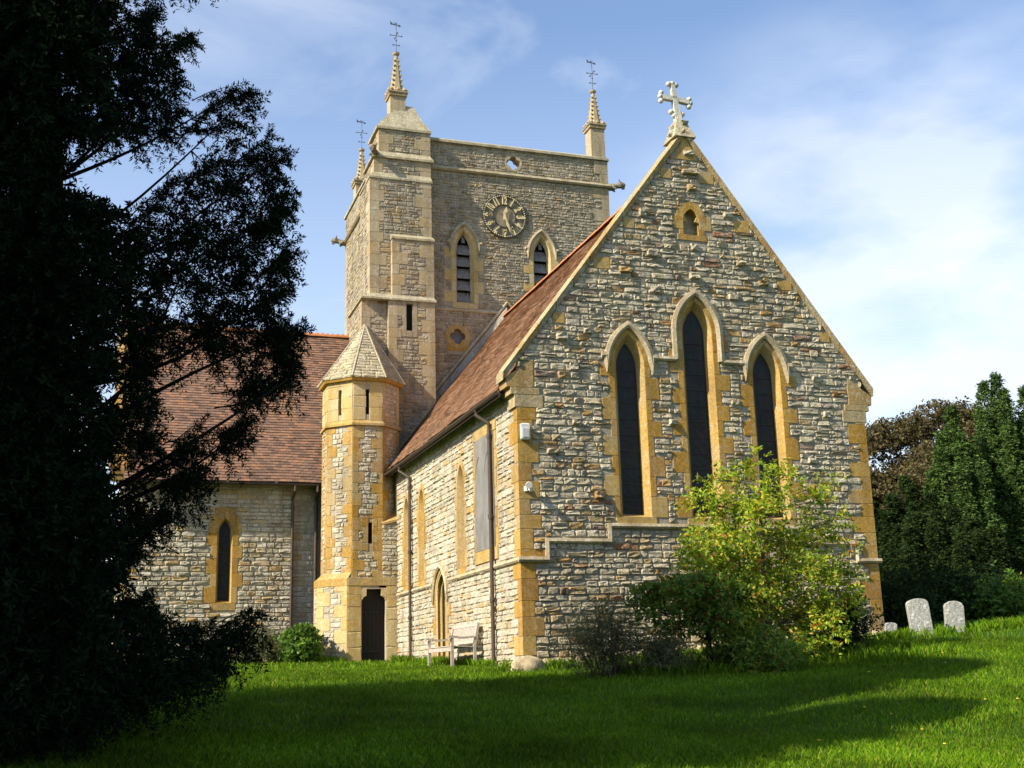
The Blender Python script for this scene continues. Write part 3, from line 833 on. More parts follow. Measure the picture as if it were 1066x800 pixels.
sf = MB(); sf.add([(7.27, 22.3, 5.42), (7.27, 34.3, 5.42), (XS, 34.3, 5.50), (XS, 22.3, 5.50)], [(0, 1, 2, 3)]); box(sf, 7.25, 7.28, 22.3, 34.2, 5.36, 5.50); obj('eaves_board', sf, M['pipe'], church)
def downpipe(name, top, wall_p, zb, out, r=.042):
    """top: outlet under the gutter, wall_p (x,y) against the wall"""
    mb = MB(); t = Vector(top); w_ = Vector((wall_p[0], wall_p[1], 0)); o_ = Vector(out)
    pts = [t, t - Vector((0, 0, .14)), Vector((w_.x, w_.y, t.z - .34)), Vector((w_.x, w_.y, t.z - .55)), Vector((w_.x, w_.y, zb + .22)), Vector((w_.x, w_.y, zb + .12)) + o_ * .02, Vector((w_.x, w_.y, zb + .03)) + o_ * .16]
    tube(mb, pts, r, 10)
    z = t.z - .6
    while z > zb + .4:
        lathe(mb, (w_.x, w_.y, z), [(r, -.05), (r * 1.35, -.045), (r * 1.35, .045), (r, .05)], 10)
        box(mb, w_.x - .06 + out[0] * -.03, w_.x + .06, w_.y - .06, w_.y + .06, z - .012, z + .012); z -= 1.7
    return obj(name, mb, M['pipe'], church)
downpipe('downpipe', (7.20, 23.75, 5.42), (7.44, 23.62), .0, (-1, 0, 0))
downpipe('downpipe', (7.20, 30.9, 5.40), (7.44, 30.72), .18, (-.6, .5, 0))

# ---- tower
TS, TN, TE_, TW = 7.85, 15.37, 34.8, 42.32
TZ = 16.85
FT = FE(TE_)
H = []; W = []
for c, sd in ((10.27, 71), (12.90, 73)):
    h, o = window(FT, c, 11.36, 13.16, .64, .215, .30, .16, .14, sd, mat='cream', lights='louvre', hood=13.36, feet=(.10, .10), ext=(0, .24), hd=.09, hw=.10, name='belfry_window')
    H += h; W.append(o)
def quatre(c, z, r, n=6):
    pts = []
    for k in range(4):
        a0 = math.pi / 2 * k
        cx_, cz_ = c + r * .52 * math.cos(a0), z + r * .52 * math.sin(a0)
        for i in range(n + 1):
            a = a0 - math.pi * .51 + 2 * math.pi * .51 * i / n
            pts.append((cx_ + r * .50 * math.cos(a), cz_ + r * .50 * math.sin(a)))
    return pts
# lower quatrefoil window
qc = (10.0, 10.24)
Q = quatre(qc[0], qc[1], .25); n_ = len(Q)
qm = MB()
circ = [(qc[0] + .40 * math.cos(2 * math.pi * (i + .5) / n_ - math.pi * .62 * 1.0), qc[1] + .36 * math.sin(2 * math.pi * (i + .5) / n_ - math.pi * .62)) for i in range(n_)]
def ringface(mb, fr, A_, B_, d, rev):
    n = len(A_)
    # pair by angle
    cA = (sum(p[0] for p in A_) / n, sum(p[1] for p in A_) / n)
    O_ = []
    for p in A_:
        a = math.atan2(p[1] - cA[1], p[0] - cA[0]); O_.append((cA[0] + B_ * math.cos(a), cA[1] + B_ * math.sin(a)))
    vs = [fr.p(u, v, d) for u, v in A_] + [fr.p(u, v, d) for u, v in O_] + [fr.p(u, v, -rev) for u, v in A_] + [fr.p(u, v, -.02) for u, v in O_]
    fs = []
    for i in range(n):
        j = (i + 1) % n
        fs += [(i, n + i, n + j, j), (i, j, 2 * n + j, 2 * n + i), (n + i, 3 * n + i, 3 * n + j, n + j)]
    mb.add(vs, fs); return O_
O_ = ringface(qm, FT, Q, .40, .02, .15)
slab(qm, FT, rect(qc[0] - .36, qc[0] + .36, qc[1] - .47, qc[1] - .30), -.02, .012)
qo = obj('quatrefoil_window', qm, M['ochre'], church)
g = MB(); g.add([FT.p(u, v, -.14) for u, v in Q], [tuple(range(n_))]); obj('glass', g, M['lead'], qo)
H += [O_, rect(qc[0] - .36, qc[0] + .36, qc[1] - .48, qc[1] - .2)]; W.append(Q)
# weathering of an older roof line over the chancel roof
wm = MB()
xa, xb = 8.95, 11.62
zr = lambda x: RZ - (CX - x) * (RZ - eZ) / (CX - eX)
n = 7
for k in range(n):
    x0_, x1_ = xa + (xb - xa) * k / n, xa + (xb - xa) * (k + 1) / n - .008
    vs = [(x0_, 34.80, zr(x0_) + .02), (x1_, 34.80, zr(x1_) + .02), (x1_, 34.80, zr(x1_) + .40), (x0_, 34.80, zr(x0_) + .40),
          (x0_, 34.60, zr(x0_) + .02), (x1_, 34.60, zr(x1_) + .02), (x1_, 34.66, zr(x1_) + .30), (x0_, 34.66, zr(x0_) + .30)]
    wm.add(vs, [(0, 1, 2, 3), (5, 4, 7, 6), (4, 0, 3, 7), (1, 5, 6, 2), (7, 3, 2, 6), (4, 5, 1, 0)])
obj('roof_weathering', wm, M['weath'], church)
wm = MB(); tube(wm, [(8.95, 34.72, zr(8.95) + .44), (11.66, 34.72, zr(11.66) + .44)], .05, 6)
tube(wm, [(11.66, 34.72, zr(11.66) + .44), (14.3, 34.72, zr(11.66 * 2 - 14.3) + .44)], .05, 6)
obj('weathering_mould', wm, M['string'], church)
tq = MB()
hT, _ = quoins(tq, TN, TE_, 6.0, 15.75, -1, 81, le=(.40, .62), short=(.22, .34), hh=(.3, .45))
hP, _ = quoins(tq, TN, TE_, 15.95, TZ - .10, -1, 82, le=(.35, .5), short=(.22, .34), hh=(.3, .45))
st = MB(); stones(st, FT, [rect(9.0, TN, 6.5, 15.8)], H + hT, seed=91, course=(.07, .13), length=(.10, .30), prot=(.008, .030), gap=.010)
mo = MB(); wallface(mo, FT, rect(8.8, TN, 5, 15.9), W)
tw = obj('tower_wall', st, M['rubble_t'], church); obj('mortar_bed', mo, M['mortar_s'], tw)
# parapet (set back a touch) with pierced quatrefoil
FPp = FE(TE_ + .03); Qp = quatre(12.02, 16.33, .24)
pm = MB(); Op = ringface(pm, FPp, Qp, .30, .02, .35); pq = obj('pierced_quatrefoil', pm, M['buff'], church)
st = MB(); stones(st, FPp, [rect(9.0, TN, 15.86, TZ - .06)], [Op] + hP, seed=93, course=(.07, .13), length=(.10, .30), prot=(.008, .026), gap=.010)
mo = MB(); wallface(mo, FPp, rect(8.8, TN - .01, 15.7, TZ), [Qp], d=0)
wallface(mo, Fr((0, TE_ + .38, 0), (1, 0, 0)), rect(8.8, TN - .01, 15.7, TZ), [Qp])
box(mo, TN - .36, TN - .01, TE_ + .10, TW, 15.7, TZ); box(mo, TS, TN, TW - .35, TW, 15.7, TZ)
pw = obj('parapet', st, M['rubble_t'], church); obj('mortar_bed', mo, M['mortar_s'], pw)
tf = MB(); box(tf, TS + .05, TN - .05, TE_ + .3, TW - .05, 15.5, 15.72); obj('tower_flat_roof', tf, M['lead'], church)
tb = MB(); box(tb, TN - .4, TN - .003, TE_ + .3, TW, 5, 15.7); box(tb, TS, TN, TW - .4, TW, 5, 15.7); obj('rear_tower_walls', tb, M['rubble_t'], church)
srun('tower_string_course', FT, [(9.02, 15.84), (TN + .08, 15.84)], w=.13, d=.12)
srun('tower_string_course', FT, [(9.02, 11.09), (11.45, 11.09)], w=.09, d=.08)
srun('tower_string_course', FT, [(11.85, 11.09), (TN + .08, 11.09)], w=.09, d=.08)
FTS = FS(TS)
srun('tower_string_course', FTS, [(-TW - .08, 15.84), (-35.6, 15.84)], w=.13, d=.12)
srun('tower_string_course', FTS, [(-TW - .08, 11.09), (-35.6, 11.09)], w=.09, d=.08)
pc = MB()
def coping_x(mb, x0, x1, y0, y1, z, along='x'):
    n = max(1, int(((x1 - x0) if along == 'x' else (y1 - y0)) / .9))
    for k in range(n):
        if along == 'x':
            a, b_ = x0 + (x1 - x0) * k / n, x0 + (x1 - x0) * (k + 1) / n - .006; ym = (y0 + y1) / 2
            vs = [(a, y0, z), (b_, y0, z), (b_, ym, z + .16), (a, ym, z + .16), (a, y1, z), (b_, y1, z), (a, y0, z - .08), (b_, y0, z - .08), (a, y1, z - .08), (b_, y1, z - .08)]
            mb.add(vs, [(0, 1, 3 - 1, 3), (3, 2, 5, 4), (6, 7, 1, 0), (4, 5, 9, 8), (6, 0, 3, 4, 8), (1, 7, 9, 5, 2), (8, 9, 7, 6)])
        else:
            a, b_ = y0 + (y1 - y0) * k / n, y0 + (y1 - y0) * (k + 1) / n - .006; xm = (x0 + x1) / 2
            vs = [(x0, a, z), (x0, b_, z), (xm, b_, z + .16), (xm, a, z + .16), (x1, a, z), (x1, b_, z), (x0, a, z - .08), (x0, b_, z - .08), (x1, a, z - .08), (x1, b_, z - .08)]
            mb.add(vs, [(3, 2, 1, 0), (4, 5, 2, 3), (0, 1, 7, 6), (8, 9, 5, 4), (8, 4, 3, 0, 6), (2, 5, 9, 7, 1), (6, 7, 9, 8)])
coping_x(pc, 9.05, TN + .07, TE_ - .07, TE_ + .48, TZ)
coping_x(pc, TS - .07, TS + .45, 35.8, TW + .07, TZ, 'y'); coping_x(pc, TN - .42, TN + .06, TE_ + .5, TW, TZ, 'y'); coping_x(pc, TS, TN, TW - .4, TW + .06, TZ)
obj('parapet_coping', pc, M['cap'], church, recalc=True)
# south face of tower
hT2 = []
rng = random.Random(6); z = 8.
stq = MB()
while z < 15.7:
    h = rng.uniform(.3, .42); l_ = rng.choice((.28, .5)); box(stq, TS - .014, TS + .3, TW - l_, TW + .01, z, z + h - .004, .006); hT2.append(rect(-TW, -TW + l_, z, z + h)); z += h
st = MB(); stones(st, FTS, [rect(-TW, -35.5, 8, 15.8), rect(-TW, -35.5, 15.86, TZ - .06)], hT2, seed=95, course=(.08, .15), length=(.14, .40), prot=(.006, .024), gap=.012, res=3)
mo = MB(); wallface(mo, FTS, rect(-TW, -35.3, 5, TZ), [])
sfc = obj('tower_south_wall', st, M['rubble_t'], church); obj('mortar_bed', mo, M['mortar_s'], sfc)

# stair pier at the south-east corner of the tower
pq_ = MB(); pst = MB(); pmo = MB(); pstr = MB()
stages = [(6.85, 9.05, 34.22, 36.2, 6.0, 11.06), (7.11, 9.05, 34.30, 35.85, 11.16, 15.10), (7.25, 9.06, 34.36, 35.75, 15.18, 15.82), (7.42, 9.07, 34.44, 35.7, 15.92, 16.82)]
for i, (x0, x1, y0, y1, z0, z1) in enumerate(stages):
    fe, fs_ = FE(y0), FS(x0)
    he1, hs1 = quoins(pq_, x0, y0, z0, z1, 1, 101 + i, hh=(.28, .42), le=(.38, .6), short=(.2, .34))
    he2, _ = quoins(pq_, x1, y0, z0, z1, -1, 111 + i, hh=(.28, .42), le=(.38, .6), short=(.2, .34))
    hh = he1 + he2
    if i == 1: hh.append(rect(7.77, 9.05, 11, 13.1))
    if i == 0: hh.append(rect(7.64, 9.05, 6, 11.1))
    stones(pst, fe, [rect(x0, x1, z0, z1)], hh, seed=121 + i, course=(.08, .16), length=(.12, .36), prot=(.006, .022), gap=.012)
    stones(pst, fs_, [rect(-y1, -y0, z0, z1)], hs1, seed=131 + i, course=(.08, .16), length=(.12, .36), prot=(.006, .020), gap=.012)
    box(pmo, x0 + .002, x1 - .002, y0 + .002, y1, z0 - .12, z1 + .08)
# shallow buttress on its east face
bstages = [(7.64, 9.06, 34.05, 6.0, 11.06), (7.77, 9.06, 34.10, 11.16, 13.05)]
slit = rect(8.18, 8.38, 10.10, 10.95)
for i, (x0, x1, y0, z0, z1) in enumerate(bstages):
    fe = FE(y0)
    he1, _ = quoins(pq_, x0, y0, z0, z1, 1, 141 + i, hh=(.28, .45), le=(.34, .5), short=(.2, .28))
    he2, _ = quoins(pq_, x1, y0, z0, z1, -1, 151 + i, hh=(.28, .45), le=(.34, .5), short=(.2, .28))
    hl = he1 + he2 + ([rect(8.04, 8.52, 9.9, 11.1)] if i == 0 else [])
    stones(pst, fe, [rect(x0, x1, z0, z1)], hl, seed=161 + i, course=(.08, .16), length=(.12, .36), prot=(.006, .022), gap=.012)
    wallface(pmo, fe, rect(x0, x1, z0 - .1, z1 + .05), [slit] if i == 0 else [], d=-.004, reveal=.16)
    box(pmo, x0, x0 + .02, y0 + .01, 34.4, z0 - .1, z1); box(pmo, x1 - .02, x1, y0 + .01, 34.8, z0 - .1, z1)
for r_ in (rect(8.04, 8.18, 9.9, 11.05), rect(8.38, 8.52, 9.9, 11.05), rect(8.181, 8.379, 9.9, 10.10), rect(8.181, 8.379, 10.95, 11.05)): slab(pq_, FE(34.05), r_, -.02, .014)
sg = MB(); sg.add([FE(34.05).p(u, v, -.13) for u, v in slit], [(0, 1, 2, 3)])  # near-black sheet paints the dark of the slit recess
# set-offs and strings of the pier
def setoff(mb, x0, x1, y0, z0, z1, drop=.16):
    vs = [(x0 - .04, y0 - .05, z0), (x1 + .04, y0 - .05, z0), (x1 + .04, y0 - .05, z0 + .07), (x0 - .04, y0 - .05, z0 + .07), (x0 + .0, y0 + drop + .12, z1), (x1, y0 + drop + .12, z1), (x0 - .04, y0 + .4, z0), (x1 + .04, y0 + .4, z0)]
    mb.add(vs, [(0, 1, 2, 3), (3, 2, 5, 4), (0, 3, 4, 6), (1, 7, 5, 2), (0, 6, 7, 1)])
setoff(pstr, 7.77, 9.06, 34.10, 13.03, 13.32)
def band(mb, x0, x1, y0, y1, z, h=.1, pr=.07, up=.10, dx=0):
    """string that wraps east and south faces with sloping top"""
    vs = [(x0 - pr, y0 - pr, z), (x1 + pr, y0 - pr, z), (x1 + pr, y1, z), (x0 - pr, y1, z)]
    vs += [(p[0], p[1], z + h * .6) for p in vs[:4]]
    vs += [(x0 + dx, y0 + .06, z + h + up), (x1, y0 + .06, z + h + up), (x1, y1, z + h + up), (x0 + dx, y1, z + h + up)]
    fs = [(3, 2, 1, 0), (8, 9, 10, 11)]
    for k in range(2):
        for i in range(4):
            j = (i + 1) % 4; fs.append((k * 4 + i, k * 4 + j, k * 4 + 4 + j, k * 4 + 4 + i))
    mb.add(vs, fs)
band(pstr, 6.85, 9.05, 34.05, 36.2, 11.03, .09, .07, .12, .26)
band(pstr, 7.11, 9.06, 34.30, 35.85, 15.06, .10, .04, .16, .14)
band(pstr, 7.25, 9.07, 34.36, 35.78, 15.78, .12, .08, .14, .17)
po = obj('stair_pier', pst, M['rubble_t'], church)
obj('mortar_bed', pmo, M['mortar_s'], po); obj('pier_quoins', pq_, M['buff'], po); obj('pier_string_courses', pstr, M['cap'], po); obj('slit_painted_dark', sg, M['void'], po)
obj('tower_quoins', tq, M['buff'], church); obj('rear_quoins', stq, M['buff'], church)
cpz = MB()
frustum(cpz, 8.22, 35.06, 16.82, 16.90, 1.78, 1.36, 1.78, 1.36)
frustum(cpz, 8.22, 35.06, 16.90, 17.22, 1.74, 1.32, 1.40, 1.05, 8.26, 35.10)
frustum(cpz, 8.26, 35.10, 17.22, 17.50, 1.36, 1.02, 1.05, .85, 8.28, 35.12)
frustum(cpz, 8.34, 35.14, 17.50, 17.92, 1.00, .80, .50, .55, 8.40, 35.14)
obj('pier_cap', cpz, M['cap'], church)

def pinnacle(cx, cy, zb, zc, zt, zv, w, seed):
    """square shaft, gabled cornice, crocketed spirelet; iron vane on top"""
    mb = MB()
    box(mb, cx - w / 2, cx + w / 2, cy - w / 2, cy + w / 2, zb, zc, .02)
    box(mb, cx - w / 2 - .05, cx + w / 2 + .05, cy - w / 2 - .05, cy + w / 2 + .05, zc - .02, zc + .08, .02)
    box(mb, cx - w / 2 - .08, cx + w / 2 + .08, cy - w / 2 - .08, cy + w / 2 + .08, zc + .08, zc + .17, .03)
    rng = random.Random(seed)
    for sx_, sy_ in ((0, -1), (-1, 0), (1, 0), (0, 1)):     # small crockets along the cornice
        for k in range(3):
            t = (k - 1) * w * .42
            c_ = (cx + sx_ * (w / 2 + .03) + (t if sx_ == 0 else 0), cy + sy_ * (w / 2 + .03) + (t if sy_ == 0 else 0), zc + .16)
            lathe(mb, c_, [(.02, 0), (.065, .03), (.05, .09), (.01, .13)], 6)
    hh = zt - (zc + .17)
    lathe(mb, (cx, cy, zc + .17), [(w * .50, 0), (w * .38, hh * .2), (w * .22, hh * .6), (w * .13, hh * .88), (w * .10, hh * .9), (w * .22, hh * .94), (w * .24, hh * .98), (w * .12, hh)], 8, math.pi / 8)
    for k in range(4):
        a = math.pi / 4 + k * math.pi / 2
        for j in range(7):
            f_ = .05 + j * .12; r_ = w * (.50 - .38 * min(1, f_ / .88)) + .01
            c_ = (cx + r_ * math.cos(a), cy + r_ * math.sin(a), zc + .17 + hh * f_)
            lathe(mb, c_, [(.012, -.03), (.04, 0), (.038, .035), (.008, .06)], 5)
    o = obj('pinnacle', mb, M['buff'], church)
    v = MB(); zr_ = zt - .03
    tube(v, [(cx, cy, zr_), (cx, cy, zv)], .016, 6)
    H_ = zv - zt
    for (zz, l_, th) in ((zt + H_ * .58, .19, .0), (zt + H_ * .58, .19, math.pi / 2), (zt + H_ * .25, .10, .0)):
        dx, dy = math.cos(th) * l_, math.sin(th) * l_
        tube(v, [(cx - dx, cy - dy, zz), (cx + dx, cy + dy, zz)], .012, 5)
        for s_ in (-1, 1): lathe(v, (cx + s_ * dx, cy + s_ * dy, zz), [(.004, -.035), (.032, 0), (.004, .035)], 6)
    lathe(v, (cx, cy, zt + H_ * .42), [(.01, -.05), (.035, 0), (.01, .05)], 6)
    vo = obj('finial_cross', v, M['vane'], o)
    w_ = MB(); zz = zv - .05; fv = Fr((cx, cy, 0), (1, .25, 0))
    for pts in ([(-.03, zz - .015), (.03, zz - .015), (.03, zz + .015), (-.03, zz + .015)], [(-.20, zz - .05), (-.14, zz - .02), (-.02, zz - .02), (-.02, zz + .02), (-.14, zz + .02), (-.22, zz + .09)], [(.0, zz - .012), (.12, zz - .012), (.12, zz + .012), (.0, zz + .012)], [(.10, zz - .045), (.19, zz), (.10, zz + .045)], [(-.04, zz + .02), (.03, zz + .02), (.05, zz + .09), (0, zz + .05), (-.06, zz + .10)]):
        n = len(pts); A = [fv.p(u, v_, -.006) for u, v_ in pts]; B = [fv.p(u, v_, .006) for u, v_ in pts]
        w_.add(A + B, [tuple(range(n)), tuple(range(n, 2 * n))[::-1]] + [(i, n + i, n + (i + 1) % n, (i + 1) % n) for i in range(n)])
    obj('weather_vane', w_, M['vane'], o)
pinnacle(8.12, 35.05, 17.0, 18.22, 19.90, 20.95, .50, 1)
pinnacle(15.10, 35.10, 16.85, 17.98, 19.52, 20.62, .50, 2)
pinnacle(8.36, 41.95, 16.85, 18.00, 19.55, 20.70, .52, 3)
def gargoyle(p, d, l=.55):
    mb = MB(); p = Vector(p); d = Vector(d).normalized(); s_ = Vector((-d.y, d.x, 0))
    tube(mb, [p, p + d * l * .35 + Vector((0, 0, .01)), p + d * l * .6 + Vector((0, 0, .05)), p + d * l * .82 + Vector((0, 0, .09)), p + d * l + Vector((0, 0, .07)), p + d * (l + .06) + Vector((0, 0, .05))], [.13, .12, .085, .12, .095, .05], 9)
    for k in (-1, 1):
        tube(mb, [p + d * l * .78 + s_ * .07 * k + Vector((0, 0, .14)), p + d * l * .70 + s_ * .13 * k + Vector((0, 0, .24))], [.04, .012], 5)
        tube(mb, [p + d * l * .2 + s_ * .09 * k, p + d * l * .5 + s_ * .13 * k - Vector((0, 0, .10))], [.05, .03], 5)
    tube(mb, [p + d * l * .9 - Vector((0, 0, .02)), p + d * (l + .04) - Vector((0, 0, .03))], [.06, .035], 6)
    return obj('gargoyle', mb, M['garg'], church)
gargoyle((TN, TE_ + .05, 15.84), (1, -.25, 0)); gargoyle((7.3, 34.45, 15.92), (-.45, -1, 0), .42); gargoyle((TS, TW - .1, 15.8), (-1, .2, 0), .5)

# ---- octagonal stair turret
oc = (6.685, 33.53); ow = .85; ap_ = ow * (1 + math.sqrt(2)) / 2
corners = []
for k in range(8):
    a = -math.pi / 2 - math.pi / 8 + k * math.pi / 4     # k=0 -> SE... left end of east face
    r_ = ap_ / math.cos(math.pi / 8); corners.append((oc[0] + r_ * math.cos(a), oc[1] + r_ * math.sin(a)))
# faces: corners[k] -> corners[k+1]; k=0 east face, k=1 north-east, k=7 south-east, k=6 south
tst = MB(); tas = MB(); tmo = MB(); tsl = MB(); tca = MB()
zb, zmid, ztop = 2.5, 6.87, 8.12
for k in (6, 7, 0, 1, 2):
    a, b_ = corners[k], corners[(k + 1) % 8]
    fr = Fr((a[0], a[1], 0), (b_[0] - a[0], b_[1] - a[1], 0)); w_ = math.hypot(b_[0] - a[0], b_[1] - a[1])
    sl1 = rect(w_ * .43, w_ * .55, 7.12, 7.85) if k in (6, 7, 0) else None
    sl2 = rect(w_ * .52, w_ * .66, 3.50, 4.08) if k == 0 else None
    holes = []
    rng = random.Random(k + 200); z = zb; i = 0
    while z < zmid - .05:                      # long and short blocks on the arrises
        h = min(rng.uniform(.26, .40), zmid - z)
        l1, l2 = (.30, .16) if i % 2 else (.16, .30)
        l1 *= rng.uniform(.85, 1.15); l2 *= rng.uniform(.85, 1.15)
        slab(tas, fr, rect(0, l1, z + .002, z + h - .002), -.02, .012); slab(tas, fr, rect(w_ - l2, w_, z + .002, z + h - .002), -.02, .012)
        holes += [rect(-.01, l1 + .006, z, z + h), rect(w_ - l2 - .006, w_ + .01, z, z + h)]
        z += h; i += 1
    if sl2:
        fm = rect(w_ * .52 - .16, w_ * .66 + .13, 3.30, 4.26); holes.append(fm)
        stones(tas, fr, [fm], [sl2], seed=5, course=(.2, .24), length=(.2, .4), prot=(.012, .014), gap=.004, jit=.02, res=3)
    stones(tst, fr, [rect(0, w_, zb, zmid)], holes, seed=210 + k, course=(.08, .16), length=(.10, .30), prot=(.008, .028), gap=.012)
    if k in (6, 7, 0):
        stones(tca, fr, [rect(0, w_, zmid + .08, ztop)], [sl1], seed=220 + k, course=(.28, .42), length=(.26, .50), prot=(.010, .013), gap=.004, jit=.03, res=3)
    else:
        stones(tst, fr, [rect(.12, w_ - .12, zmid + .08, ztop)], [], seed=230 + k, course=(.09, .16), length=(.12, .3), prot=(.010, .028), gap=.010)
        stones(tca, fr, [rect(0, .12, zmid + .08, ztop), rect(w_ - .12, w_, zmid + .08, ztop)], [], seed=3, course=(.3, .4), length=(.3, .5), prot=(.01, .013), gap=.004, jit=.03, res=3)
    hs_ = [x for x in (sl1, sl2) if x]
    wallface(tmo, fr, rect(0, w_, 2.52, ztop), hs_, reveal=.14)
    for x in hs_: tsl.add([fr.p(u, v, -.13) for u, v in x], [(0, 1, 2, 3)])  # sheets coloured near-black for the shade inside the slits
def octring(mb, r0, z0, r1, z1, r2, z2):
    vs = []
    for r_, z in ((ap_, z0), (r0, z0), (r1, z1), (r2, z2)):
        for k in range(8):
            a = -math.pi / 2 - math.pi / 8 + k * math.pi / 4; R_o = r_ / math.cos(math.pi / 8)
            vs.append((oc[0] + R_o * math.cos(a), oc[1] + R_o * math.sin(a), z))
    mb.add(vs, [(q_ * 8 + k, q_ * 8 + (k + 1) % 8, (q_ + 1) * 8 + (k + 1) % 8, (q_ + 1) * 8 + k) for q_ in range(3) for k in range(8)])
tb_ = MB(); octring(tb_, ap_ + .07, 6.80, ap_ + .07, 6.86, ap_ - .005, 6.96)
octring(tb_, ap_ + .10, 8.08, ap_ + .14, 8.17, ap_ - .005, 8.30)
# lower stage with broach: canted and wider
lo = [(5.45, 33.75), (5.45, 33.19), (6.14, 32.50), (7.53, 32.50)]
for i in range(3):
    a, b_ = lo[i], lo[i + 1]; fr = Fr((a[0], a[1], 0), (b_[0] - a[0], b_[1] - a[1], 0)); w_ = math.hypot(b_[0] - a[0], b_[1] - a[1])
    if i < 2:
        z = .1; ii = 0; holes = []; rng = random.Random(300 + i)
        while z < 2.3:
            h = min(rng.uniform(.28, .42), 2.36 - z); l1, l2 = (.42, .2) if ii % 2 else (.2, .42)
            if i == 0: l1, l2 = .1, .14
            slab(tca, fr, rect(w_ - l2, w_, z + .002, z + h - .002), -.02, .012); slab(tca, fr, rect(0, l1, z + .002, z + h - .002), -.02, .012)
            holes += [rect(w_ - l2 - .006, w_, z, z + h), rect(0, l1 + .006, z, z + h)]; z += h; ii += 1
        stones(tst, fr, [rect(0, w_, 0, 2.36)], holes, seed=240 + i, course=(.09, .16), length=(.12, .32), prot=(.006, .02), gap=.010)
        slab(tas, fr, rect(0, w_, 2.36, 2.56), -.02, .02)
        wallface(tmo, fr, rect(0, w_, -.3, 2.5), [])
    else:
        # doorway with shouldered lintel
        dl, dr = 6.54 - 6.14, 7.19 - 6.14
        dpoly = [(dl, .22), (dr, .22), (dr, 1.98), (dr - .04, 2.05), (dr - .12, 2.09), (dr - .12, 2.26), (dl + .12, 2.26), (dl + .12, 2.09), (dl + .04, 2.05), (dl, 1.98)]
        dh = rect(dl, dr, .0, 1.98)
        stones(tca, fr, [rect(0, w_, .0, 2.36)], [dpoly, rect(dl - .02, dr + .02, .0, 2.28)], seed=250, course=(.28, .42), length=(.3, .6), prot=(.010, .014), gap=.004, jit=.03, res=3)
        for s_ in (0, 1):
            if s_ == 0: pp = [(dl - .02, 1.98), (dl, 1.98), (dl + .04, 2.05), (dl + .12, 2.09), (dl + .12, 2.28), (dl - .02, 2.28)]
            else: pp = [(dr + .02, 2.28), (dr - .12, 2.28), (dr - .12, 2.09), (dr - .04, 2.05), (dr, 1.98), (dr + .02, 1.98)]
            vsA = [fr.p(u, v, -.15) for u, v in pp]; vsB = [fr.p(u, v, .012) for u, v in pp]; n = len(pp)
            tca.add(vsA + vsB, [tuple(range(n, 2 * n))] + [(q_, (q_ + 1) % n, n + (q_ + 1) % n, n + q_) for q_ in range(n)])
        slab(tas, fr, rect(0, w_, 2.36, 2.58), -.02, .02)
        wallface(tmo, fr, rect(0, w_, -.3, 2.5), [rect(dl - .01, dr + .01, .22, 2.27)], reveal=.22)
        slab(tca, fr, rect(dl - .1, dr + .1, .10, .25), -.2, .10)
        # rubble filling between turret and chancel wall, sloping top
        stones(tst, fr, [[(7.09 - 6.14, 2.56), (w_, 2.56), (w_, 4.18), (7.09 - 6.14, 4.06)]], [], seed=255, course=(.08, .15), length=(.12, .3), prot=(.008, .026), gap=.010)
        wallface(tmo, fr, [(7.0 - 6.14, 2.3), (w_, 2.3), (w_, 4.20), (7.0 - 6.14, 4.06)], [])
        vs = [fr.p(.93, 4.06, .05), fr.p(w_, 4.18, .05), fr.p(w_, 4.50, -.45), fr.p(.93, 4.38, -.45), fr.p(.93, 4.0, .05), fr.p(w_, 4.12, .05)]
        tb_.add(vs, [(0, 1, 2, 3), (4, 5, 1, 0)])
        doorp = MB()
        doorp.add([fr.p(u, v, -.20) for u, v in rect(dl - .01, dr + .01, .2, 2.28)], [(0, 1, 2, 3)])
        hinge = MB()
        for zz in (.6, 1.65): tube(hinge, [fr.p(dl, zz, -.185), fr.p(dr - .12, zz, -.185)], .014, 5)
        for q_ in range(1, 6): tube(doorp, [fr.p(dl + (dr - dl) * q_ / 6, .25, -.198), fr.p(dl + (dr - dl) * q_ / 6, 2.1, -.198)], .006, 4)
# broaches between canted base and octagon
tb_.add([(6.14, 32.5, 2.56), (5.45, 33.19, 2.56), (corners[7][0], corners[7][1], 2.74), (corners[0][0], corners[0][1], 2.74)], [(0, 1, 2, 3)])
tb_.add([(5.45, 33.19, 2.56), (5.45, 33.8, 2.56), (corners[6][0], corners[6][1], 2.74), (corners[7][0], corners[7][1], 2.74)], [(0, 1, 2, 3)])
# wall between turret and chancel above the filling
tbx = MB(); box(tbx, 7.1, XS - .003, 33.2, 34.2, -.2, 6.0)
turret = obj('stair_turret', tst, M['rubble_s'], church)
obj('turret_dressings', tas, M['ochre'], turret); obj('turret_ashlar', tca, M['cream'], turret); obj('mortar_bed', tmo, M['mortar_s'], turret)
obj('slit_dark_sheets', tsl, M['void'], turret); obj('turret_mouldings', tb_, M['ochre'], turret); obj('link_wall', tbx, M['rubble'], turret)
tdoor = obj('turret_door', doorp, M['door'], church); obj('hinges', hinge, M['iron'], tdoor)
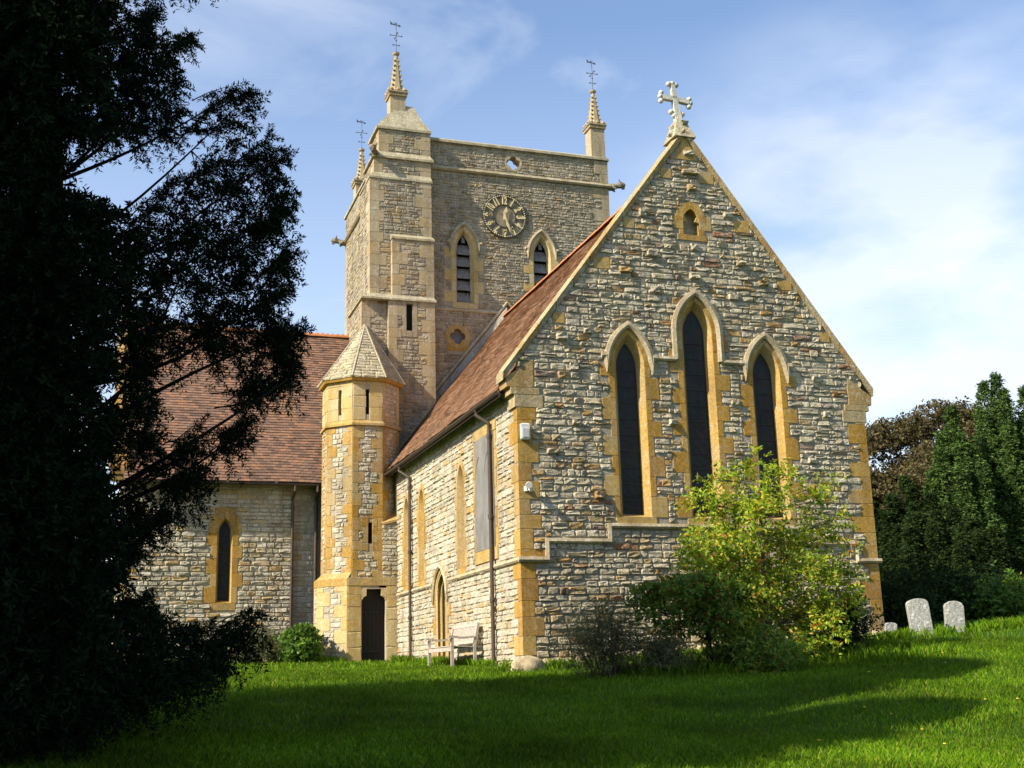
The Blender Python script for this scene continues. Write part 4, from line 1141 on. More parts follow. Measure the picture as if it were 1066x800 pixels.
# stone spire of the turret
spm = MB(); sps = MB(); apex = Vector((6.93, 34.18, 10.22)); er = (ap_ + .15) / math.cos(math.pi / 8)
ecs = [Vector((oc[0] + er * math.cos(-math.pi / 2 - math.pi / 8 + k * math.pi / 4), oc[1] + er * math.sin(-math.pi / 2 - math.pi / 8 + k * math.pi / 4), 8.16)) for k in range(8)]
for k in (5, 6, 7, 0, 1, 2):
    a, b_ = ecs[k], ecs[(k + 1) % 8]
    U = (b_ - a).normalized(); n_ = U.cross(apex - a).normalized(); V = n_.cross(U)
    fr = Fr(a, U, V); w_ = (b_ - a).length; ax = (apex - a).dot(U); av = (apex - a).dot(V)
    stones(sps, fr, [[(0, 0), (w_, 0), (ax, av)]], [], seed=400 + k, course=(.13, .17), length=(.2, .42), prot=(.022, .036), gap=.006, jit=.2, merge=0)
    spm.add([fr.p(0, 0), fr.p(w_, 0), fr.p(ax, av)], [(0, 1, 2)])
    tube(spm, [fr.p(0, 0, .015), fr.p(ax, av, .015)], [.035, .03], 6)
sp = obj('turret_spire', sps, M['cap'], church); obj('spire_core', spm, M['cap'], sp)

# ---- south transept
YT = 34.6; FTr = FE(YT)
H = []; W = []
h, o = window(FTr, 3.05, 2.04, 4.02, .38, .155, .21, .16, .16, 500, mat='ochre', lights='glass', name='transept_lancet_window', ext=(0, .16), blockh=(.32, .45))
H += h; W.append(o)
slab_tr = MB(); slab(slab_tr, FTr, rect(2.72, 3.38, 4.10, 4.56), -.02, .013); 
H.append(rect(2.72, 3.38, 4.1, 4.56))
st = MB(); mo = MB()
# keystone-ish blocks around the arch head: cut so the lancet stays open
slab_tr = MB()
for r_ in (rect(2.60, 2.80, 3.98, 4.26), rect(3.30, 3.50, 3.98, 4.26), rect(2.76, 3.34, 4.50, 4.70), rect(2.64, 2.80, 4.26, 4.50), rect(3.30, 3.46, 4.26, 4.50)):
    slab(slab_tr, FTr, r_, -.02, .013)
H += [rect(2.60, 3.50, 3.98, 4.26), rect(2.76, 3.34, 4.4, 4.70), rect(2.64, 3.46, 4.2, 4.5)]
stones(slab_tr, FTr, [rect(2.79, 3.31, 4.0, 4.52)], [lancet(3.05, .36, 3.9, 4.02, .55)], seed=2, course=(.2, .3), length=(.2, .3), prot=(.012, .013), gap=.003, jit=0, res=3)
stones(st, FTr, [rect(.2, 4.93, -.2, 5.3)], H, seed=511, course=(.09, .17), length=(.14, .42), prot=(.014, .042), gap=.012)
wallface(mo, FTr, rect(.2, 4.93, -.5, 5.5), W)
FTr2 = FE(YT + .14)
stones(st, FTr2, [rect(4.93, 5.7, -.2, 5.3)], [], seed=512, course=(.09, .2), length=(.2, .5), prot=(.008, .022), gap=.008)
mo.add([FTr2.p(4.93, -.5), FTr2.p(6.9, -.5), FTr2.p(6.9, 5.5), FTr2.p(4.93, 5.5)], [(0, 1, 2, 3)])
mo.add([FTr2.p(4.93, -.5), FTr2.p(4.93, 5.5), FTr.p(4.93, 5.5), FTr.p(4.93, -.5)], [(0, 1, 2, 3)])
tw_ = obj('transept_wall', st, M['rubble_s'], church); obj('mortar_bed', mo, M['mortar_s'], tw_)
obj('arch_blocks', slab_tr, M['ochre'], tw_)
tq2 = MB(); he, hs = quoins(tq2, .2, YT, 0, 5.3, 1, 520); obj('transept_quoins', tq2, M['ochre'], church)
sg_ = MB(); sg_.add([(.2, YT, -.5), (.2, YT, 5.4), (.2, 38.6, 11.0), (.2, 42.6, 5.4), (.2, 42.6, -.5)], [(0, 1, 2, 3, 4)]); obj('transept_south_gable', sg_, M['rubble_s'], church)
ey, ez, ry, rz_ = YT - .44, 5.38, 38.56, 11.02
V2 = Vector((0, ry - ey, rz_ - ez)); L2 = V2.length
frT = Fr((0, ey, ez), (1, 0, 0), V2)
rt = MB(); tiles(rt, frT, .25, 7.9, 0, L2 - .02, 531, row=.12, w=.17, thick=.028)
rt.add([frT.p(.25, 0, -.01), frT.p(7.9, 0, -.01), frT.p(7.9, L2, -.01), frT.p(.25, L2, -.01)], [(0, 1, 2, 3)])
tr_ = obj('transept_roof', rt, M['tile2'], church)
rn = MB(); rn.add([(.25, ry, rz_), (7.85, ry, rz_), (7.85, 42.9, ez), (.25, 42.9, ez)], [(0, 1, 2, 3)]); obj('west_slope', rn, M['tile2'], tr_)
rg = MB(); ridge(rg, (.3, ry, rz_ + .06), (7.85, ry, rz_ + .06)); obj('ridge_tiles', rg, M['ridge'], tr_)
gt = MB(); gutter(gt, (.3, ey - .02, 5.37), (5.75, ey - .02, 5.35), .05); box(gt, .3, 5.75, ey + .01, ey + .04, 5.30, 5.42); obj('transept_gutter', gt, M['pipe'], church)
sf = MB(); sf.add([(.25, ey + .04, 5.36), (5.9, ey + .04, 5.36), (5.9, YT + .15, 5.40), (.25, YT + .15, 5.40)], [(0, 1, 2, 3)]); obj('transept_eaves_board', sf, M['pipe'], church)
downpipe('downpipe', (4.93, ey - .02, 5.32), (4.92, YT - .06), .32, (-.3, -.6, 0))
downpipe('downpipe', (5.58, ey - .02, 5.32), (5.60, YT - .02), .32, (0, -1, 0), .05)
ck = MB()
f_ = FE(YT - .05)
slab(ck, f_, rect(-.06, .34, 5.42, 5.62), -.4, .02); slab(ck, f_, rect(-.12, .38, 5.62, 5.74), -.4, .06, .02); slab(ck, f_, rect(-.14, .42, 5.76, 6.12), -.35, .10, .03); slab(ck, f_, rect(-.1, .36, 6.12, 6.40), -.4, .02, .05)
a = Vector((-.1, YT - .30, 5.75)); b_ = Vector((-.1, 38.56, 11.25))
vs = [a, a + Vector((.42, 0, 0)), b_ + Vector((.42, 0, 0)), b_, a - Vector((0, 0, .2)), b_ - Vector((0, 0, .2)), a + Vector((.42, 0, -.2)), b_ + Vector((.42, 0, -.2))]
ck.add(vs, [(0, 1, 2, 3), (0, 3, 5, 4), (1, 6, 7, 2), (0, 4, 6, 1)])
obj('transept_kneeler', ck, M['ochre'], church)
# blocking mass behind (nave side), keeps light out of the inside
core = MB(); box(core, .6, 15.2, 35.3, 42.2, -.5, 5.2); box(core, 8.0, 15.1, 23.0, 34.6, -.5, 5.0); obj('light_block_core', core, M['void'], church)

# ================================================================= CLOCK
ck_c = Vector((11.63, TE_ - .06, 14.39))
clock = thing('tower_clock', 'round black skeleton clock dial with pale gold numerals on the tower wall', 'clock', ck_c)
Fk = Fr((ck_c.x, ck_c.y, ck_c.z), (1, 0, 0))
def ringm(mb, r0, r1, d0, d1, n=48, fr=Fk):
    vs = []
    for k in range(n):
        a = 2 * math.pi * k / n
        for r_, d in ((r0, d0), (r1, d0), (r1, d1), (r0, d1)): vs.append(fr.p(r_ * math.cos(a), r_ * math.sin(a), d))
    fs = []
    for k in range(n):
        j = (k + 1) % n
        for q_ in range(4): fs.append((k * 4 + q_, k * 4 + (q_ + 1) % 4, j * 4 + (q_ + 1) % 4, j * 4 + q_))
    mb.add(vs, fs)
dr_ = MB(); ringm(dr_, .655, .75, -.02, .02); ringm(dr_, .375, .395, -.02, .015)
for k in range(12):
    a = math.pi / 2 - k * math.pi / 6; tube(dr_, [Fk.p(.39 * math.cos(a + .26), .39 * math.sin(a + .26), 0), Fk.p(.66 * math.cos(a + .26), .66 * math.sin(a + .26), 0)], .007, 4)
pl_ = MB(); pl_.add([Fk.p(.70 * math.cos(2 * math.pi * k / 48), .70 * math.sin(2 * math.pi * k / 48), -.012) for k in range(48)], [tuple(range(48))]); M['dial'] = plain('brown_dial', (.20, .165, .105), .7, var=.35, sc=6); obj('dial_plate', pl_, M['dial'], clock)
dring = obj('dial_ring', dr_, M['iron'], clock)
mk = MB()
for k in range(60):
    a = math.pi / 30 * k; s_ = .016 if k % 5 else .026
    u, v = .70 * math.cos(a), .70 * math.sin(a); slab(mk, Fk, [(u - s_, v - s_), (u + s_, v - s_), (u + s_, v + s_), (u - s_, v + s_)], .015, .026, .002)
obj('minute_marks', mk, M['gold'], clock)
nm = MB()
for k in range(1, 13):
    cu = bpy.data.curves.new('numeral', 'FONT'); cu.body = str(k); cu.size = .36; cu.align_x = 'CENTER'; cu.align_y = 'CENTER'; cu.extrude = .012; cu.offset = .010
    to = bpy.data.objects.new('numeral_tmp', cu); COL.objects.link(to)
    bpy.context.view_layer.update()
    me = to.evaluated_get(bpy.context.evaluated_depsgraph_get()).to_mesh()
    a = -k * math.pi / 6; cu_, cv_ = .525 * math.cos(math.pi / 2 + a), .525 * math.sin(math.pi / 2 + a)
    kx = .72 if k < 10 else .55
    vs = []
    for v in me.vertices:
        x, y = v.co.x * kx, v.co.y
        vs.append(Fk.p(cu_ + x * math.cos(a) - y * math.sin(a), cv_ + x * math.sin(a) + y * math.cos(a), .01 + v.co.z))
    nm.add(vs, [tuple(p.vertices) for p in me.polygons])
    to.evaluated_get(bpy.context.evaluated_depsgraph_get()).to_mesh_clear()
    bpy.data.objects.remove(to); bpy.data.curves.remove(cu)
obj('numerals', nm, M['gold'], clock)
def hand(name, ang, l, w_, d):
    mb = MB(); ca, sa = math.cos(ang), math.sin(ang)
    pts = [(-.14, -w_ * .5), (0, -w_ * .8), (l * .35, -w_ * .5), (l * .55, -w_ * 1.3), (l * .75, -w_ * .5), (l, 0), (l * .75, w_ * .5), (l * .55, w_ * 1.3), (l * .35, w_ * .5), (0, w_ * .8), (-.14, w_ * .5)]
    # ang measured from 12 clockwise
    P2 = [(sa * x - ca * y, ca * x + sa * y) for x, y in pts]
    A = [Fk.p(u, v, d) for u, v in P2]; B = [Fk.p(u, v, d + .012) for u, v in P2]; n = len(P2)
    mb.add(A + B, [tuple(range(n)), tuple(range(n, 2 * n))] + [(i, (i + 1) % n, n + (i + 1) % n, n + i) for i in range(n)])
    obj(name, mb, M['gold'], clock, recalc=True)
hand('hour_hand', math.radians(13), .34, .05, .035); hand('minute_hand', math.radians(163), .60, .035, .05)

# ================================================================= small wall fittings
def fit(name, label, cat, p): return thing(name, label, cat, p)
t = fit('bulkhead_light', 'small white rectangular wall light high on the yellow corner quoins', 'light', (7.66, 21.97, 4.60))
mb = MB(); box(mb, 7.57, 7.75, 21.90, 21.98, 4.43, 4.76, .02); obj('housing', mb, M['white'], t)
mb = MB(); box(mb, 7.595, 7.725, 21.885, 21.905, 4.47, 4.66, .008); obj('lens', mb, M['lens'], t)
t = fit('spotlight', 'small white round spotlight on a bracket lower on the yellow corner quoins', 'light', (7.67, 21.97, 3.49))
mb = MB(); tube(mb, [(7.67, 21.985, 3.46), (7.67, 21.93, 3.46), (7.67, 21.88, 3.50)], .018, 6); lathe(mb, (7.67, 21.985, 3.46), [(.05, -.05), (.05, .05)], 8); obj('bracket', mb, M['white'], t)
mb = MB(); tube(mb, [(7.69, 21.90, 3.51), (7.67, 21.83, 3.52), (7.65, 21.76, 3.50), (7.648, 21.75, 3.497)], [.035, .055, .07, .066], 12); tube(mb, [(7.70, 21.90, 3.44), (7.72, 21.84, 3.42)], [.03, .038], 10); obj('lamp_head', mb, M['white'], t)

# ================================================================= BENCH
bx, by0, by1 = 6.80, 24.5, 26.45
gzb = g1(7.0, 25.4)
bench = thing('garden_bench', 'silvery weathered wooden garden bench with arms against the sunlit side wall', 'bench', (7.05, 25.45, gzb))
B0 = gzb
def part(name, fn, mat='wood', parent=bench):
    mb = MB(); fn(mb); return obj(name, mb, M[mat], parent)
for yy in (by0, by1 - .06):
    part('leg', lambda m_: box(m_, bx, bx + .06, yy, yy + .06, B0 - .03, B0 + .60, .006))
    part('leg', lambda m_: m_.add([(bx + .50, yy, B0 - .03), (bx + .56, yy, B0 - .03), (bx + .56, yy + .06, B0 - .03), (bx + .50, yy + .06, B0 - .03),
                                   (bx + .48, yy, B0 + .42), (bx + .54, yy, B0 + .42), (bx + .54, yy + .06, B0 + .42), (bx + .48, yy + .06, B0 + .42),
                                   (bx + .58, yy, B0 + .90), (bx + .63, yy, B0 + .90), (bx + .63, yy + .06, B0 + .90), (bx + .58, yy + .06, B0 + .90)],
                                  [(3, 2, 1, 0), (8, 9, 10, 11)] + [(k * 4 + i, k * 4 + (i + 1) % 4, k * 4 + 4 + (i + 1) % 4, k * 4 + 4 + i) for k in range(2) for i in range(4)]))
    part('armrest', lambda m_: tube_flat(m_, yy))if False else None
def armrest(mb, yy):
    prof = [(-.05, .60), (-.055, .635), (-.02, .655), (.08, .645), (.22, .62), (.36, .625), (.50, .64)]
    vs = []
    for x, z in prof: vs += [(bx + x, yy - .015, B0 + z), (bx + x, yy + .075, B0 + z), (bx + x, yy + .075, B0 + z - .04), (bx + x, yy - .015, B0 + z - .04)]
    n = len(prof)
    mb.add(vs, [(k * 4 + i, k * 4 + (i + 1) % 4, k * 4 + 4 + (i + 1) % 4, k * 4 + 4 + i) for k in range(n - 1) for i in range(4)] + [(0, 1, 2, 3), tuple((n - 1) * 4 + i for i in (3, 2, 1, 0))])
for yy in (by0, by1 - .06):
    mb = MB(); armrest(mb, yy); obj('armrest', mb, M['wood'], bench, recalc=True)
part('front_rail', lambda m_: (box(m_, bx + .01, bx + .04, by0 + .06, by1 - .06, B0 + .33, B0 + .42, .004)))
mb = MB()
for k in range(6): box(mb, bx - .005 + k * .085, bx + .070 + k * .085, by0 + .01, by1 - .01, B0 + .425 - .004 * k, B0 + .445 - .004 * k, .004)
obj('seat', mb, M['wood'], bench)
mb = MB()
def backp(z): return bx + .49 + (z - .42) * .20
for (z0, z1) in ((.84, .91), (.49, .54)):
    vs = [(backp(z0), by0 + .04, B0 + z0), (backp(z0) + .035, by0 + .04, B0 + z0), (backp(z0) + .035, by1 - .04, B0 + z0), (backp(z0), by1 - .04, B0 + z0)]
    vs += [(backp(z1), by0 + .04, B0 + z1), (backp(z1) + .035, by0 + .04, B0 + z1), (backp(z1) + .035, by1 - .04, B0 + z1), (backp(z1), by1 - .04, B0 + z1)]
    mb.add(vs, [(3, 2, 1, 0), (4, 5, 6, 7), (0, 1, 5, 4), (1, 2, 6, 5), (2, 3, 7, 6), (3, 0, 4, 7)])
n = 17
for k in range(n):
    y0 = by0 + .09 + k * (by1 - by0 - .18) / n; y1 = y0 + .085; z0, z1 = .53, .85
    vs = [(backp(z0) + .008, y0, B0 + z0), (backp(z0) + .024, y0, B0 + z0), (backp(z0) + .024, y1, B0 + z0), (backp(z0) + .008, y1, B0 + z0)]
    vs += [(backp(z1) + .008, y0, B0 + z1), (backp(z1) + .024, y0, B0 + z1), (backp(z1) + .024, y1, B0 + z1), (backp(z1) + .008, y1, B0 + z1)]
    mb.add(vs, [(3, 2, 1, 0), (4, 5, 6, 7), (0, 1, 5, 4), (1, 2, 6, 5), (2, 3, 7, 6), (3, 0, 4, 7)])
obj('backrest', mb, M['wood'], bench)

# ================================================================= GRAVESTONES
def gravestone(px, py, Y, w_, h_, t_, top, label, rx, ry_, rz):
    p = at(px, py, Y); zz = g1(p.x, Y)
    o = MB(); n = 12; pts = [(-w_ / 2, -.3), (w_ / 2, -.3), (w_ / 2, h_ * .84)]
    if top == 'round':
        for i in range(1, n): a = math.pi * i / n; pts.append((w_ / 2 * math.cos(a) ** 1 if True else 0, h_ * .84 + h_ * .16 * math.sin(a) ** .8))
    else: pts += [(w_ * .42, h_ * .93), (w_ * .2, h_), (0, h_ * 1.01), (-w_ * .2, h_ * .995), (-w_ * .43, h_ * .92)]
    pts.append((-w_ / 2, h_ * .84))
    fr = Fr((0, 0, 0), (1, 0, 0)); slab(o, fr, pts, -t_, 0, .012)
    me = bpy.data.meshes.new('gravestone'); me.from_pydata([tuple(v) for v in o.v], [], o.f); me.update()
    ob = link_mesh('gravestone', me, M['grave'], None); ob.location = (p.x, Y, zz); ob.rotation_euler = (rx, ry_, rz)
    tag(ob, label, 'gravestone', 'gravestones at the edge of the churchyard'); return ob
gravestone(961, 656, 21.7, .47, .80, .10, 'round', 'tallest pale gravestone, round-topped and leaning slightly, in front of the dark trees', -.04, -.07, -.30)
gravestone(995, 652, 21.9, .42, .66, .09, 'flat', 'square-shouldered lichened gravestone right of the tallest one', .02, .02, -.30)
gravestone(928, 658, 21.9, .27, .34, .08, 'round', 'smallest low gravestone beside the yellow church corner', .03, .03, -.2)

# ================================================================= TREES
def unit(v): return v / np.maximum(np.linalg.norm(v, axis=-1, keepdims=True), 1e-9)
def leaves(C_, D_, rs, n_per, size, width, spread, droop=0., flat=0.):
    """C_: (n,3) twig bases, D_: twig directions; n_per leaves along/around each -> quads (N*4,3)"""
    n = len(C_); k = n * n_per
    base = np.repeat(C_, n_per, 0); dr = np.repeat(unit(D_), n_per, 0)
    t = rs.rand(k, 1)
    pos = base + dr * (t * spread) + np.array([0, 0, -1.]) * (droop * (t ** 2))
    side = unit(np.cross(dr, rs.randn(k, 3)))
    if flat: side[:, 2] *= (1 - flat); side = unit(side)
    ax = unit(dr * .55 + side + np.array([0, 0, -.15]))
    wd = unit(np.cross(ax, rs.randn(k, 3)))
    s_ = size * (.6 + .8 * rs.rand(k, 1)); w_ = width * (.7 + .6 * rs.rand(k, 1))
    p0 = pos; p1 = pos + ax * s_ * .5 + wd * w_ * .5; p2 = pos + ax * s_; p3 = pos + ax * s_ * .5 - wd * w_ * .5
    return np.stack([p0, p1, p2, p3], 1).reshape(-1, 3)

def in_poly(x, y, poly):
    poly = np.array(poly); c = np.zeros(len(x), bool); j = len(poly) - 1
    for i in range(len(poly)):
        xi, yi = poly[i]; xj, yj = poly[j]
        c ^= ((yi > y) != (yj > y)) & (x < (xj - xi) * (y - yi) / (yj - yi + 1e-12) + xi); j = i
    return c

def limb(mb, p0, p1, r0, r1, rng, sag=.0, seg=6, n=6, wob=.12):
    p0 = Vector(p0); p1 = Vector(p1); L_ = (p1 - p0).length; pts = []
    o1 = Vector((rng.uniform(-1, 1), rng.uniform(-1, 1), rng.uniform(-1, 1))) * wob * L_ * .5
    for i in range(n + 1):
        t = i / n; pts.append(p0.lerp(p1, t) + o1 * math.sin(t * math.pi) + Vector((0, 0, sag * L_ * math.sin(t * math.pi))))
    tube(mb, pts, [r0 + (r1 - r0) * i / n for i in range(n + 1)], seg)
    return pts

def tree_from_clumps(name, label, cat, base, h_tr, clumps, leafmat, barkmat, seed, n_twig, n_per, size, width, spread, droop, trunk_r=.2, up=.2, group=None, out=.8, berries=0, loc_parent=None, density_center=True, trunk_top=None):
    """clumps: list of (center, radius(3)); twigs scattered in each clump, limbs from trunk"""
    rs = np.random.RandomState(seed); rng = random.Random(seed)
    t = thing(name, label, cat, base, group)
    B = Vector(base); tt = Vector(trunk_top) if trunk_top else B + Vector((0, 0, h_tr))
    mb = MB(); tp = limb(mb, B - Vector((0, 0, .2)), tt, trunk_r, trunk_r * .25, rng, n=10, seg=9, wob=.06)
    Cs = []; Ds = []
    tot = sum(r[0] * r[1] * r[2] for _, r in clumps) ** 1
    for c_, r_ in clumps:
        c_ = Vector(c_)
        # attach somewhat below
        k = min(range(len(tp)), key=lambda i: abs(tp[i].z - (c_.z - .35 * (c_ - tp[i]).to_2d().length)))
        rr = max(.008, trunk_r * .32 * (1 - k / (len(tp) + 2)))
        lp = limb(mb, tp[k], c_, rr, .006, rng, sag=.06, n=6, seg=5)
        m_ = max(4, int(n_twig * (r_[0] * r_[1] * r_[2]) / tot))
        P_ = rs.randn(m_, 3); P_ = unit(P_) * (rs.rand(m_, 1) ** (1 / 2.2)) * np.array(r_)
        pos = P_ + np.array(c_)
        d_ = unit(P_ / np.array(r_)) * out + np.array([0, 0, up]) + rs.randn(m_, 3) * .45
        outw = unit(pos - np.array([tt.x, tt.y, pos[:, 2].mean()])); d_ += outw * .4
        Cs.append(pos); Ds.append(d_)
        for q_ in range(3):
            e = pos[rs.randint(m_)]; limb(mb, lp[4], Vector(e), .010 + rr * .15, .003, rng, n=3, seg=4)
    Cs = np.concatenate(Cs); Ds = np.concatenate(Ds)
    obj('trunk', mb, M[barkmat], t)
    V = leaves(Cs, Ds, rs, n_per, size, width, spread, droop)
    np_mesh('crown', V, 4, M[leafmat], t)
    if berries:
        bm_ = MB()
        for i in rs.randint(0, len(Cs), berries):
            c_ = Cs[i] + rs.randn(3) * .04
            for q_ in range(3): lathe(bm_, tuple(c_ + rs.randn(3) * .02), [(.003, -.014), (.014, -.006), (.014, .006), (.003, .014)], 5)
        obj('berries', bm_, M['berry'], t)
    return t

# ---- the big dark yew at left, silhouette from its own boughs around Y = 14
YW = 14.0
sil = [(-60, -60), (118, -60), (112, 8), (150, 8), (155, 30), (192, 36), (186, 60), (180, 105), (186, 128), (150, 150), (165, 175), (150, 192),
       (178, 205), (205, 190), (196, 150), (222, 130), (226, 95), (238, 108), (262, 95), (246, 130), (240, 165), (272, 150), (285, 158), (296, 215), (284, 232), (272, 280),
       (282, 262), (302, 252), (286, 312), (270, 335), (284, 345), (312, 340), (302, 372), (306, 398), (282, 405), (262, 392), (256, 420), (246, 458), (232, 470), (214, 440),
       (210, 485), (200, 520), (170, 540), (150, 565), (118, 600), (120, 625), (142, 622), (160, 640), (178, 650), (205, 668), (232, 655), (266, 640), (258, 668), (222, 690),
       (200, 712), (160, 720), (110, 745), (60, 768), (-60, 780)]
holes_ = [[(64, 152), (135, 140), (178, 158), (190, 205), (120, 218), (66, 200)], [(155, 362), (246, 376), (246, 430), (220, 470), (158, 462)], [(208, 208), (228, 204), (232, 228), (214, 232)], [(150, 300), (176, 296), (182, 322), (156, 326)], [(60, 90), (84, 88), (84, 108), (62, 108)], [(132, 478), (178, 470), (176, 500), (140, 512)], [(250, 350), (268, 348), (262, 372), (246, 368)], [(92, 395), (120, 385), (124, 420), (100, 430)], [(60, 320), (86, 345), (70, 372)], [(0, 238), (16, 250), (8, 262)], [(95, 470), (128, 462), (135, 500), (108, 520)], [(60, 455), (85, 470), (70, 492)]]
rs = np.random.RandomState(3)
PX = rs.uniform(-60, 320, 10500); PY = rs.uniform(-60, 780, 10500)
ok = in_poly(PX, PY, sil)
for h_ in holes_: ok &= ~in_poly(PX, PY, h_)
nz = (np.sin(PX * .16 + 2.2 * np.sin(PY * .045)) + np.sin(PY * .19 + 1.7 * np.sin(PX * .06) + 1.0) + .8 * np.sin((PX + PY) * .31) + .8 * np.sin((PX - PY) * .27 + 2))
ok &= nz > -2.6 + 2.2 * np.clip((PX - 60) / 110, 0, 1) * (PY < 640)
PX, PY = PX[ok], PY[ok]
pts = []
for u, v in zip(PX, PY):
    # depth spread: thick at the trunk side, thin at the bough tips
    sp_ = 1.9 * max(.12, 1 - max(0, u - 40) / 300)
    Yd = YW + rs.uniform(-1, 1) * sp_
    p = at(u, v, Yd); pts.append((p.x, p.y, p.z))
m_ = pts and [i for i in range(len(PX)) if PX[i] < 110 and rs.rand() < .8]
for i in m_:
    p = at(PX[i], PY[i], YW - rs.uniform(.7, 2.2)); pts.append((p.x, p.y, p.z))
pts = np.array(pts)
yb = (-1.0, 14.4, g1(-1.0, 14.4))
yew = thing('yew_tree', 'huge near-black yew filling the left edge, its boughs reaching over the transept roof', 'tree', yb)
rng = random.Random(2); mb = MB()
tp = limb(mb, Vector(yb) - Vector((0, 0, .3)), (-1.1, 14.6, 9.6), .32, .04, rng, n=12, seg=10, wob=.04)
tips = [(190, 40), (240, 100), (258, 100), (285, 165), (298, 215), (300, 262), (305, 345), (300, 395), (250, 450), (262, 648), (230, 665), (190, 700), (140, 630), (150, 30), (170, 200), (225, 330), (190, 480), (120, 560), (40, 640), (90, 250), (60, 120), (40, 400), (130, 100), (200, 250), (150, 350)]
for (u, v) in tips:
    p = at(u, v, YW + rng.uniform(-.7, .7)); k = min(range(len(tp)), key=lambda i: abs(tp[i].z - (p.z - .62 * (p - tp[i]).to_2d().length)))
    k = max(1, k)
    lp = limb(mb, tp[k], p, .050 * (1 - k / 18), .005, rng, sag=-.04, n=9, seg=6, wob=.22)
    for q_ in range(10):
        a = lp[rng.randint(3, 7)]; e = pts[np.argmin(((pts - np.array(a + Vector((rng.uniform(-1, 1), rng.uniform(-1, 1), rng.uniform(-1, 1))) * .5)) ** 2).sum(1))]
        if (a - Vector(e)).length > .42: continue
        limb(mb, a, Vector(e), .012, .003, rng, n=4, seg=4)
SP = []; SD = []
for (u, v) in tips + [(118, 4), (155, 20), (205, 185), (222, 130), (275, 150), (290, 300), (275, 230), (262, 405), (215, 455), (205, 500), (168, 545), (205, 655), (225, 690), (160, 715), (150, 636), (290, 345), (306, 385), (262, 250), (248, 445)]:
    if u < 100: continue
    for q_ in range(3):
        e = at(u + rng.uniform(-6, 16), v + rng.uniform(-16, 8), YW + rng.uniform(-.5, .5)); s0 = at(u - rng.uniform(25, 50), v + rng.uniform(5, 40), YW + rng.uniform(-.5, .5))
        limb(mb, s0, e, .010, .002, rng, n=3, seg=4)
        for f_ in np.linspace(.2, 1, 12):
            SP.append(tuple(s0.lerp(e, f_))); SD.append(tuple((e - s0).normalized() + Vector((rng.gauss(0, .3), rng.gauss(0, .3), rng.gauss(0, .3) - .15))))
SP = np.array(SP); SD = np.array(SD)
obj('trunk', mb, M['bark'], yew)
# extra volume beyond the frame (left and above), so that it is a whole tree
ex = []
for i in range(5200):
    a = rs.uniform(0, 2 * math.pi); z = rs.uniform(-.6, 10.8); rr = 3.5 * (1 - max(0, z - 3.0) / 8.2) ** .75 * rs.uniform(.35, 1)
    x, y = -.6 + rr * math.cos(a), 14.2 + rr * math.sin(a)
    c_ = Vector(ROWS[0]).dot((x, y, z)); d_ = Vector(ROWS[2]).dot((x, y, z)); e_ = Vector(ROWS[1]).dot((x, y, z))
    u, v = 533 + F_PX * c_ / d_, 400 - F_PX * e_ / d_
    if u < 30 or v < -20: ex.append((x, y, z))
ex = np.array(ex)
allp = np.concatenate([pts, ex])
D = unit(allp - np.array([-.6, 14.2, 0]) * np.array([1, 1, 0]) - np.array([0, 0, 1]) * (allp[:, 2:3] - .3)) + rs.randn(len(allp), 3) * .5
cu = np.array([533 + F_PX * Vector(ROWS[0]).dot(q) / Vector(ROWS[2]).dot(q) for q in allp])
edge = cu > 125
V1 = np.concatenate([leaves(allp[~edge], D[~edge], rs, 28, .085, .026, .30, .20), leaves(allp[edge], D[edge], rs, 46, .062, .018, .28, .12)])
# hanging sprays and up-turned tips
V2 = leaves(allp[::2], D[::2] * .4 + np.array([0, 0, -.8]), rs, 34, .065, .016, .36, .05)
ee = allp[edge]; ee = ee[::2]
V2 = np.concatenate([V2, leaves(ee, rs.randn(len(ee), 3) * .22 + np.array([.25, 0, -1.0]), rs, 44, .055, .015, .48, .0)])
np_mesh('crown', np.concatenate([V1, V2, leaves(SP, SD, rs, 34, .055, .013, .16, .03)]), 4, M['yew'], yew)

# shade trees standing south of the picture (shadows lie across the lawn; last two added to block sky light)
def conifer(base, h, r, seed, label, group=None, leafmat='yew', n=5200):
    rs_ = np.random.RandomState(seed); rng_ = random.Random(seed); t = thing('yew_tree', label, 'tree', base, group)
    mb = MB(); B = Vector(base); tp_ = limb(mb, B - Vector((0, 0, .2)), B + Vector((0, 0, h * .95)), .35, .05, rng_, n=8, seg=8, wob=.03)
    z = rs_.rand(n) ** .9; rr = r * np.clip((1 - z) * 1.35, 0, 1) ** .7 * (.75 + .25 * np.sin(z * 40 + rs_.rand() * 6)) * np.sqrt(rs_.uniform(.15, 1, n)); a = rs_.uniform(0, 2 * math.pi, n)
    P_ = np.stack([B.x + rr * np.cos(a), B.y + rr * np.sin(a), B.z + .4 + z * h], 1)
    D_ = np.stack([np.cos(a), np.sin(a), -.1 + 0 * a], 1) + rs_.randn(n, 3) * .4
    for q_ in range(30):
        i = rs_.randint(n); limb(mb, tp_[min(7, int(z[i] * 7))], Vector(P_[i]), .05, .01, rng_, n=4, seg=4)
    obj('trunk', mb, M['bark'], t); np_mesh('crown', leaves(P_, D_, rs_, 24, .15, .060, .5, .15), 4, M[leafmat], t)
    return t
GS = 'tall yews along the southern edge whose shade falls on the lawn'
conifer((-8.0, 14.6, g1(-8, 14.6)), 15.4, 3.3, 601, 'added yew left of the camera, out of view, blocking sky light from the lawn', GS)
conifer((-6.5, 8.9, g1(-6.5, 8.9)), 12.6, 3.3, 602, 'added yew left of the camera, out of view, blocking sky light from the lawn', GS, n=8000)

